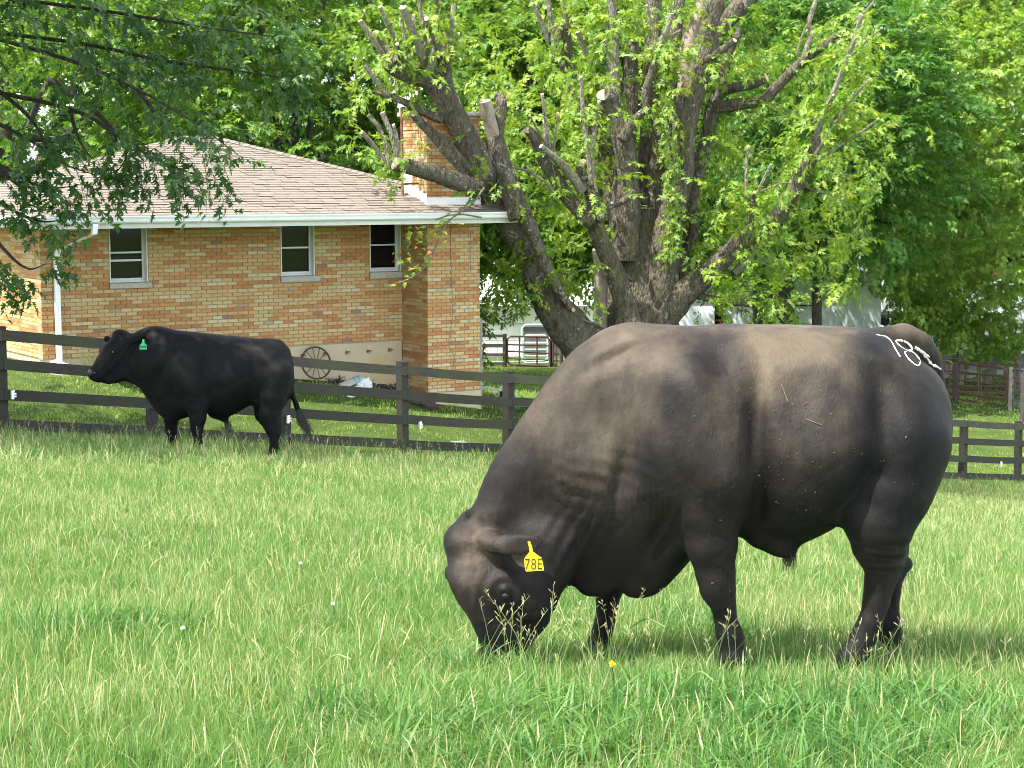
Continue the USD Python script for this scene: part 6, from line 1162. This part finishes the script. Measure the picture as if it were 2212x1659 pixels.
def far_bull():
    Yc = 22.9; S = Yc / F; z0 = lambda pts: [((200 + a / 3.16) / 1.273, (840 + b / 3.16) / 1.273) for a, b in pts]
    B = Body(pt(180, 1000, Yc) - [0, 0.6, 0.03], pt(690, 690, Yc) + [0, 0.6, 0.05], 0.019)
    cont = [(470, 250), (520, 245), (560, 222), (600, 203), (650, 188), (700, 178), (750, 180), (800, 190), (860, 208), (920, 218), (1000, 225), (1100, 236), (1200, 246), (1300, 258), (1400, 266), (1500, 276), (1600, 288), (1700, 292), (1780, 305), (1840, 335), (1880, 390), (1905, 470), (1915, 560), (1912, 650), (1895, 750), (1870, 830), (1820, 900), (1700, 930), (1600, 880), (1545, 866), (1480, 905), (1400, 948), (1330, 968), (1270, 955), (1150, 922), (1060, 950), (1000, 972), (950, 985), (900, 1010), (860, 1020), (810, 995), (770, 960), (735, 930), (690, 870), (640, 800), (600, 735), (560, 700), (500, 668), (430, 640), (420, 560), (430, 420), (440, 320)]
    poly = closed(xz(pt(*np.array(z0(cont)).T, Yc)), 3)
    ctrl = np.array([(*xz(pt(*z0([(a, b)])[0], Yc)), w) for a, b, w in ((460, 400, .15), (480, 600, .13), (600, 350, .19), (600, 600, .20), (700, 250, .2), (750, 500, .32), (780, 800, .28), (860, 980, .10), (900, 300, .30), (950, 600, .40), (1050, 850, .34), (1200, 350, .34), (1200, 600, .42), (1200, 850, .36), (1330, 940, .2), (1450, 400, .36), (1450, 650, .43), (1500, 820, .34), (1650, 400, .34), (1700, 600, .38), (1750, 800, .33), (1850, 450, .26), (1880, 600, .28))])
    q_ = lambda a, b: z0([(a, b)])[0]
    bp = [(*q_(1000, 560), 40, 55, 8, .035), (*q_(1080, 760), 28, 34, 0, .04), (*q_(1190, 620), 8, 60, -4, -.03), (*q_(1400, 620), 50, 45, 0, .02), (*q_(1620, 520), 12, 45, 5, -.025), (*q_(1600, 760), 14, 36, 25, -.045), (*q_(1780, 560), 28, 50, 8, .04), (*q_(1640, 330), 16, 12, -20, .03), (*q_(820, 560), 12, 60, -25, -.03)]
    B.slab(poly, ctrl, Yc, bumps(bp, Yc), kD=0.92, yc=lambda X, Z: -0.05 * np.clip((pt(300, 800, Yc)[0] - X) / 0.5, 0, 1))
    P3 = lambda a, b, Y=Yc: pt(*z0([(a, b)])[0], Y)
    # head, held level and turned slightly to the viewer
    B.chain([P3(430, 360, 22.84), P3(370, 420, 22.80), P3(300, 500, 22.76), P3(230, 575, 22.72), P3(190, 600, 22.70)], [.17, .165, .135, .105, .085], 0.05, own=0.06); B.chain([P3(450, 520, 22.84), P3(380, 600, 22.80), P3(300, 630, 22.76), P3(230, 625, 22.72)], [.14, .10, .07, .06], 0.05)
    B.ell(P3(410, 260, 22.86), (.10, .13, .08), k=0.06); B.ell(P3(340, 640, 22.78), (.08, .06, .045), k=0.05); B.ell(P3(360, 395, 22.67), (.06, .04, .05), k=0.03); B.ell(P3(255, 400, 22.85), (.05, .05, .06), k=0.04); B.ell(P3(175, 580, 22.70), (.05, .075, .06), k=0.04)
    ax = np.stack([unit([0.9, -0.25, 0.38]), unit([-0.4, 0.2, 0.85]), unit([0.3, 0.95, 0.0])]); B.ell(P3(570, 275, 22.68), (.15, .055, .028), ax, k=0.03); B.chain([P3(470, 310, 22.72), P3(540, 290, 22.69)], [.05, .035], 0.03)
    B.ell(P3(300, 290, 22.98), (.05, .10, .04), k=0.05); B.ell(P3(455, 335, 22.78), (.10, .10, .09), k=0.06)
    def leg(pts, k=0.06): B.chain([P3(a, b, Y) for a, b, Y, r in pts], [r for *_, r in pts], k)
    leg([(1040, 720, 22.66, .16), (1085, 880, 22.60, .135), (1085, 980, 22.58, .105), (1078, 1060, 22.58, .080), (1085, 1130, 22.58, .062), (1090, 1200, 22.58, .055), (1095, 1260, 22.58, .07), (1085, 1330, 22.57, .075)])
    leg([(850, 880, 23.10, .14), (855, 1000, 23.16, .09), (855, 1080, 23.16, .075), (868, 1150, 23.16, .055), (872, 1220, 23.16, .055), (866, 1280, 23.16, .075)])
    leg([(1790, 600, 22.66, .19), (1740, 800, 22.60, .165), (1715, 940, 22.58, .135), (1735, 1030, 22.58, .105), (1755, 1100, 22.58, .080), (1750, 1180, 22.58, .055), (1745, 1250, 22.58, .055), (1740, 1310, 22.58, .065), (1725, 1360, 22.57, .08)])
    leg([(1760, 650, 23.10, .17), (1660, 850, 23.16, .14), (1680, 980, 23.18, .10), (1720, 1070, 23.18, .075), (1745, 1160, 23.18, .055), (1765, 1260, 23.18, .055), (1770, 1330, 23.18, .075)])
    B.chain([P3(1230, 930, 22.9), P3(1300, 960, 22.9), P3(1335, 1010, 22.9)], [.08, .065, .035], 0.05); B.ell(P3(1640, 930, 22.9), (.10, .09, .14), k=0.04)
    B.chain([P3(1700, 320, 22.9), P3(1790, 335, 22.92), P3(1850, 400, 22.94), P3(1885, 520, 22.94), P3(1900, 650, 22.93), P3(1905, 770, 22.9), P3(1945, 870, 22.88), P3(1965, 930, 22.86)], [.05, .055, .05, .045, .04, .036, .038, .036], 0.03)
    m = B.mesh(0.8, 6); v = np.array(m.vertices); y = proj(v)[1]; m.vertices = v + np.array(m.vertex_normals) * (0.008 * (meshkit.fbm(v * 6, 3, 5) - 0.5))[:, None]
    base = P3(1400, 1330); base[2] = float(ground(base[0], base[1])); t = thing('bull', 'plain black bull with a green ear tag standing before the board fence', 'bull', base)
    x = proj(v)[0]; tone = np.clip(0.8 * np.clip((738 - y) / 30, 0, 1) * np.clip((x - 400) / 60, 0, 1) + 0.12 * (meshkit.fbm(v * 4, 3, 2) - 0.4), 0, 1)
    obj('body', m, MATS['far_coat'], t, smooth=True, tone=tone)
    rr = np.random.default_rng(8); mb = MB()
    for k in range(260):
        a = P3(1960, 915, 22.86) + rr.normal(0, 0.016, 3); d = unit(np.array([0.36, 0, -1]) + rr.normal(0, 0.07, 3)); w = rr.normal(0, 0.018); mb.add(*tube([a, a + d * 0.14 + [w, 0, 0], a + d * rr.uniform(0.2, 0.36) + np.array([rr.normal(0.03, 0.02), 0, 0])], [.0035, .003, .001], 3, cap=False))
    obj('tail_switch', mb, MATS['hair_look'], t, kind='stuff'); mb = MB()
    for k in range(60):
        a = P3(1335, 1005, 22.9) + rr.normal(0, 0.02, 3); mb.add(*tube([a, a + np.array([rr.normal(0.01, 0.015), 0, -0.07]), a + np.array([rr.normal(0.03, 0.02), 0, -0.13])], [.003, .002, .001], 3, cap=False))
    obj('sheath_hair', mb, MATS['hair_look'], t, kind='stuff')
    e = trimesh.creation.icosphere(2, 0.018); e.apply_translation(P3(352, 408, 22.628)); obj('eye', e, MATS['eye_look'], t, smooth=True)
    ns = trimesh.creation.icosphere(3, 1.0); ns.vertices = ns.vertices * [.045, .055, .05] + P3(163, 582, 22.66); obj('nose', ns, MATS['nose_look'], t, smooth=True)
    no = trimesh.creation.icosphere(2, 1.0); no.vertices = no.vertices * [.02, .012, .016] + P3(190, 588, 22.605); obj('nostril', no, MATS['eye_look'], t, smooth=True)
    tg = [(605, 292), (622, 292), (624, 325), (645, 345), (645, 382), (582, 382), (583, 345), (602, 325)]; Yt = 22.5
    from shapely.geometry import Polygon
    w3 = np.array([P3(a, b, Yt) for a, b in tg]); o = w3.mean(0); pl = Polygon([(q[0] - o[0], q[2] - o[2]) for q in w3]).buffer(0.004).buffer(-0.004); ex = trimesh.creation.extrude_polygon(pl, 0.006, engine='earcut'); vv = np.array(ex.vertices)
    et = obj('ear_tag', (np.stack([vv[:, 0], -vv[:, 2], vv[:, 1]], 1) + o, ex.faces[:, ::-1]), MATS['tag_green'], t); mb = MB()
    for a in (592, 602, 610, 618, 628, 636): q = P3(a, 358, Yt) - [0, 0.009, 0]; mb.add(*cbox(q, [0.006 + 0.004 * (a % 3), 0, 0], [0, 0.004, 0], [0, 0, 0.024 - 0.004 * (a % 4)])); mb.add(*cbox(q + [0.005, 0, 0.004], [0.009, 0, 0], [0, 0.0035, 0], [0, 0, 0.006]))
    obj('print', mb, MATS['ink_look'], et)
far_bull()
# ---------------------------------------------------------------- grass
def tuft(r, n, rad, h, w, tone=(0.15, 0.6), seg=3, lean=0.5, dry=0.1, seeds=0):
    m = MB()
    for k in range(n):
        a, q = r.uniform(0, 2 * np.pi), rad * math.sqrt(r.random()); o = np.array([q * math.cos(a), q * math.sin(a), -0.02]); hh = h * r.uniform(0.45, 1.15); d = r.uniform(0, 2 * np.pi); ln = abs(r.normal(0, lean)) ; bw = w * r.uniform(0.6, 1.25)
        dirx = np.array([math.cos(d), math.sin(d), 0]); fa = r.uniform(0, 2 * np.pi); sd = np.array([math.cos(fa), math.sin(fa), 0]) * bw / 2
        t = np.linspace(0, 1, seg + 1); c = o + np.outer(t, [0, 0, hh]) + np.outer(t ** 2, dirx * hh * ln) - np.outer(t ** 3, [0, 0, hh * ln * 0.35]); ws = (1 - t ** 1.8)[:, None] * sd
        v = np.vstack([c[:-1] - ws[:-1], c[:-1] + ws[:-1], c[-1:]]); f = []
        for i in range(seg - 1): f += [[i, seg + i, seg + i + 1], [i, seg + i + 1, i + 1]]
        f.append([seg - 1, 2 * seg - 1, 2 * seg]); tn = r.uniform(*tone); tn = r.uniform(0.72, 0.9) if r.random() < dry else tn
        m.add(v, f, tn + 0.12 * np.r_[t[:-1], t[:-1], 1.0])
    return m.get()
def seedstem(r, h):
    m = MB(); ln = r.normal(0, 0.18, 2); t = np.linspace(0, 1, 6); c = np.outer(t, [0, 0, h]) + np.outer(t ** 2, [ln[0] * h, ln[1] * h, 0]); m.add(*tube(c, np.linspace(0.0011, 0.0006, 6), 3, cap=False), 0.1)
    for k in range(8):
        s = r.uniform(0.72, 1.0); q = np.array([np.interp(s, t, c[:, i]) for i in range(3)]); d = unit(np.array([r.normal(0, 0.55), r.normal(0, 0.55), 1.0])); L = r.uniform(0.012, 0.03) * (1.35 - s) * 2.4; e = q + d * L; sd = unit(np.cross(d, r.normal(0, 1, 3))) * 0.0015
        m.add(np.array([q, e - sd, e + d * 0.007, e + sd]), [[0, 1, 2, 3]], r.uniform(0.3, 0.9))
    return m.get()
rg = np.random.default_rng(61); GL, SLK, LL = MATS['grass_look'], MATS['seed_look'], MATS['lawn_look']
near = [(*tuft(rg, 46, 0.13, 0.135, 0.0048, (0.12, 0.60), dry=0.10), GL) for _ in range(5)] + [(*tuft(rg, 36, 0.13, 0.19, 0.0052, (0.15, 0.62), dry=0.13), GL) for _ in range(3)] + [(*tuft(rg, 24, 0.11, 0.21, 0.0105, (0.0, 0.34), lean=0.8, dry=0.02, seg=4), GL) for _ in range(3)]
midp = [(*tuft(rg, 70, 0.24, 0.16, 0.006, (0.12, 0.66), dry=0.15), GL) for _ in range(5)]
farp = [(*tuft(rg, 95, 0.42, 0.15, 0.009, (0.15, 0.7), dry=0.18), GL) for _ in range(5)]
lawn = [(*tuft(rg, 60, 0.40, 0.075, 0.014, (0.2, 0.7), dry=0.1, seg=2), LL) for _ in range(4)]
seedp = [(*seedstem(rg, rg.uniform(0.32, 0.52)), SLK) for _ in range(8)]
def scatter(r, dens, Ya, Yb, marg=1.2, side=1):
    """points over the visible ground between two distances"""
    A_ = 0.5684 * (Yb ** 2 - Ya ** 2) / 2 + 2 * marg * (Yb - Ya); n = int(dens * A_); Y = np.sqrt(r.uniform(0, 1, n) * (Yb ** 2 - Ya ** 2) + Ya ** 2); X = r.uniform(-1, 1, n) * (0.2842 * Y + marg)
    s = fence_side(X, Y); k = (s > 0.05) if side > 0 else (s < -0.02); X, Y = X[k], Y[k]; return np.stack([X, Y, ground(X, Y)], 1)
def put(path, protos, p, r, sc=(0.75, 1.25), choose=None, tilt=0.12):
    n = len(p); q = np.stack([np.cos(a := r.uniform(0, 2 * np.pi, n) / 2), np.sin(a) * 0, np.sin(a) * 0, np.sin(a)], 1); q[:, 1:3] = r.normal(0, tilt / 2, (n, 2)); q /= np.linalg.norm(q, axis=1, keepdims=True)
    s = r.uniform(*sc, n); sv = np.stack([s, s, s * (0.62 + 0.6 * meshkit.fbm(p * [0.7, 0.7, 0], 3, 6))], 1)
    instancer(path, protos, p, q, sv, r.integers(0, len(protos), n) if choose is None else choose)
def stuff(name, label, cat): return thing(name, label, cat, kind='stuff')
gr = stuff('pasture_grass', 'tall pale green pasture grass covering the field in front of the fence', 'grass')
p = scatter(rg, 120, 4.6, 11.0); lush = meshkit.fbm(p * [0.9, 0.9, 0], 3, 12); px_, py_ = proj(p)
lush = lush + 0.30 * np.exp(-((px_ - 1650) / 420) ** 2 - ((py_ - 1570) / 75) ** 2) + 0.14 * np.exp(-((px_ - 900) / 300) ** 2 - ((py_ - 1580) / 70) ** 2)
ch = np.where(lush > 0.66, rg.integers(8, 11, len(p)), np.where(lush < 0.42, rg.integers(0, 5, len(p)), rg.integers(0, 8, len(p)))); ch = np.where((rg.random(len(p)) < 0.5) & (ch >= 8), rg.integers(0, 8, len(p)), ch)
put(gr + '/near_grass', near, p, rg, choose=ch)
put(gr + '/middle_grass', midp, scatter(rg, 34, 10.6, 19.5), rg); p = scatter(rg, 12, 19, 46, 1.5); put(gr + '/far_grass', farp, p, rg)
p = np.vstack([scatter(rg, 2.2, 5.6, 11), scatter(rg, 7.0, 11, 24), scatter(rg, 3.4, 24, 44)])
ex_ = []                                                        # seed heads that stand before muzzle, legs and feet
for x0, x1, Y, n in ((1040, 1110, 7.5, 5), (1105, 1190, 7.35, 16), (1270, 1340, 7.7, 14), (1530, 1610, 7.45, 7), (1830, 1960, 7.45, 12), (980, 2000, 7.2, 26), (1350, 1430, 7.6, 5)):
    x = rg.uniform(x0, x1, n); YY = Y + rg.normal(0, 0.12, n); X = (x - CX) / F * YY; ex_.append(np.stack([X, YY, ground(X, YY)], 1))
sg = stuff('seed_grass', 'thin flowering grass stems with pale seed heads standing above the pasture', 'grass stems'); p = np.vstack([p] + ex_)
put(sg + '/seed_grass', seedp, p, rg, (0.7, 1.15))
# rank grass left along the fence
X, Y = fence_xy(np.sort(rg.uniform(-1, 12, 420))); o = rg.normal(0.12, 0.14, 420); p = np.stack([X + FN[0] * o, Y + FN[1] * o, ground(X + FN[0] * o, Y + FN[1] * o)], 1); fg = stuff('fence_grass', 'uncut grass growing along the foot of the board fence', 'grass'); put(fg + '/fence_grass', [(*tuft(rg, 16, 0.2, 0.22, 0.009, (0.1, 0.5), dry=0.1), GL) for _ in range(3)], p, rg, (0.6, 1.2))
lw = stuff('lawn_grass', 'short mown lawn between the board fence and the house', 'lawn')
p = scatter(rg, 9.5, 24, 47, 1.5, side=-1); rel = (p - C0) @ N; uu = (p - C0) @ U; inside = (rel < 0.05) & (uu > -0.1) & (uu < u_end + 0.1); ins2 = (rel < CH_OUT + 0.05) & (uu > u_c0 - 0.1) & (uu < u_c1 + 0.1); p = p[~(inside | ins2)]; put(lw + '/lawn_grass', lawn, p, rg)
p = scatter(rg, 3.2, 46, 68, 1.5, side=-1); p = p[(np.abs(p[:, 0] - 27) > 6.5) | (p[:, 1] < 58)]; put(lw + '/far_lawn_grass', lawn, p, rg, (1.1, 1.6))
# a few flowers
def flower(x, y, kind):
    c = on_ground(x, y, 0.0); h = 0.15; t = thing(kind, {'dandelion': 'single yellow dandelion in the grass below the near bull', 'clover_flower': ''}[kind] or None, 'flower', c)
    top = c + np.array([0, -0.05, h]); obj('stem', tube([c, c * 0.5 + top * 0.5 + [0.01, 0, 0], top], 0.002, 5), GL, t); m = MB(); r = np.random.default_rng(int(x))
    for k in range(40):
        d = unit(r.normal(0, 1, 3) * [1, 1, 0.7] + [0, 0, 0.5]); s_ = unit(np.cross(d, r.normal(0, 1, 3))) * 0.003; L = 0.016 if kind == 'dandelion' else 0.012; m.add(np.array([top, top + d * L * 0.7 - s_, top + d * L, top + d * L * 0.7 + s_]), [[0, 1, 2, 3]])
    obj('petals', m, MATS['petal_yellow' if kind == 'dandelion' else 'petal_white'], t, kind='stuff'); return t
flower(1320, 1505, 'dandelion')
for x, y, lb in ((400, 1420, 'white clover head alone in the pasture at the far left'), (1942, 1400, 'white clover head beside the hind hoof of the near bull'), (722, 1362, 'white clover head in the grass left of the grazing muzzle'), (652, 1265, 'small white clover head in the mid pasture left of the bull')):
    tag(stage.GetPrimAtPath(flower(x, y, 'clover_flower')), lb)
for k, (xa, ya, xb, yb) in enumerate(((245, 1390, 318, 1320), (1360, 1425, 1435, 1460), (330, 1470, 395, 1445), (690, 1530, 760, 1545), (1480, 1560, 1540, 1600))):
    a, b = on_ground(xa, ya, 0.15), on_ground(xb, yb, 0.22); st_ = thing('dry_stalk', ('dry straw-coloured stalk bent over the grass at the left', 'dry pale stalk slanting below the near bull front leg', 'short dry stalk lying in the left foreground grass', 'dry stalk lying flat in the bottom middle grass', 'dry stalk in the rank grass at the bottom right')[k], 'stalk', a); obj('stalk', tube(spline([a, (a + b) / 2 + [0, 0, 0.04], b], 8), 0.0028, 5), SLK, st_)
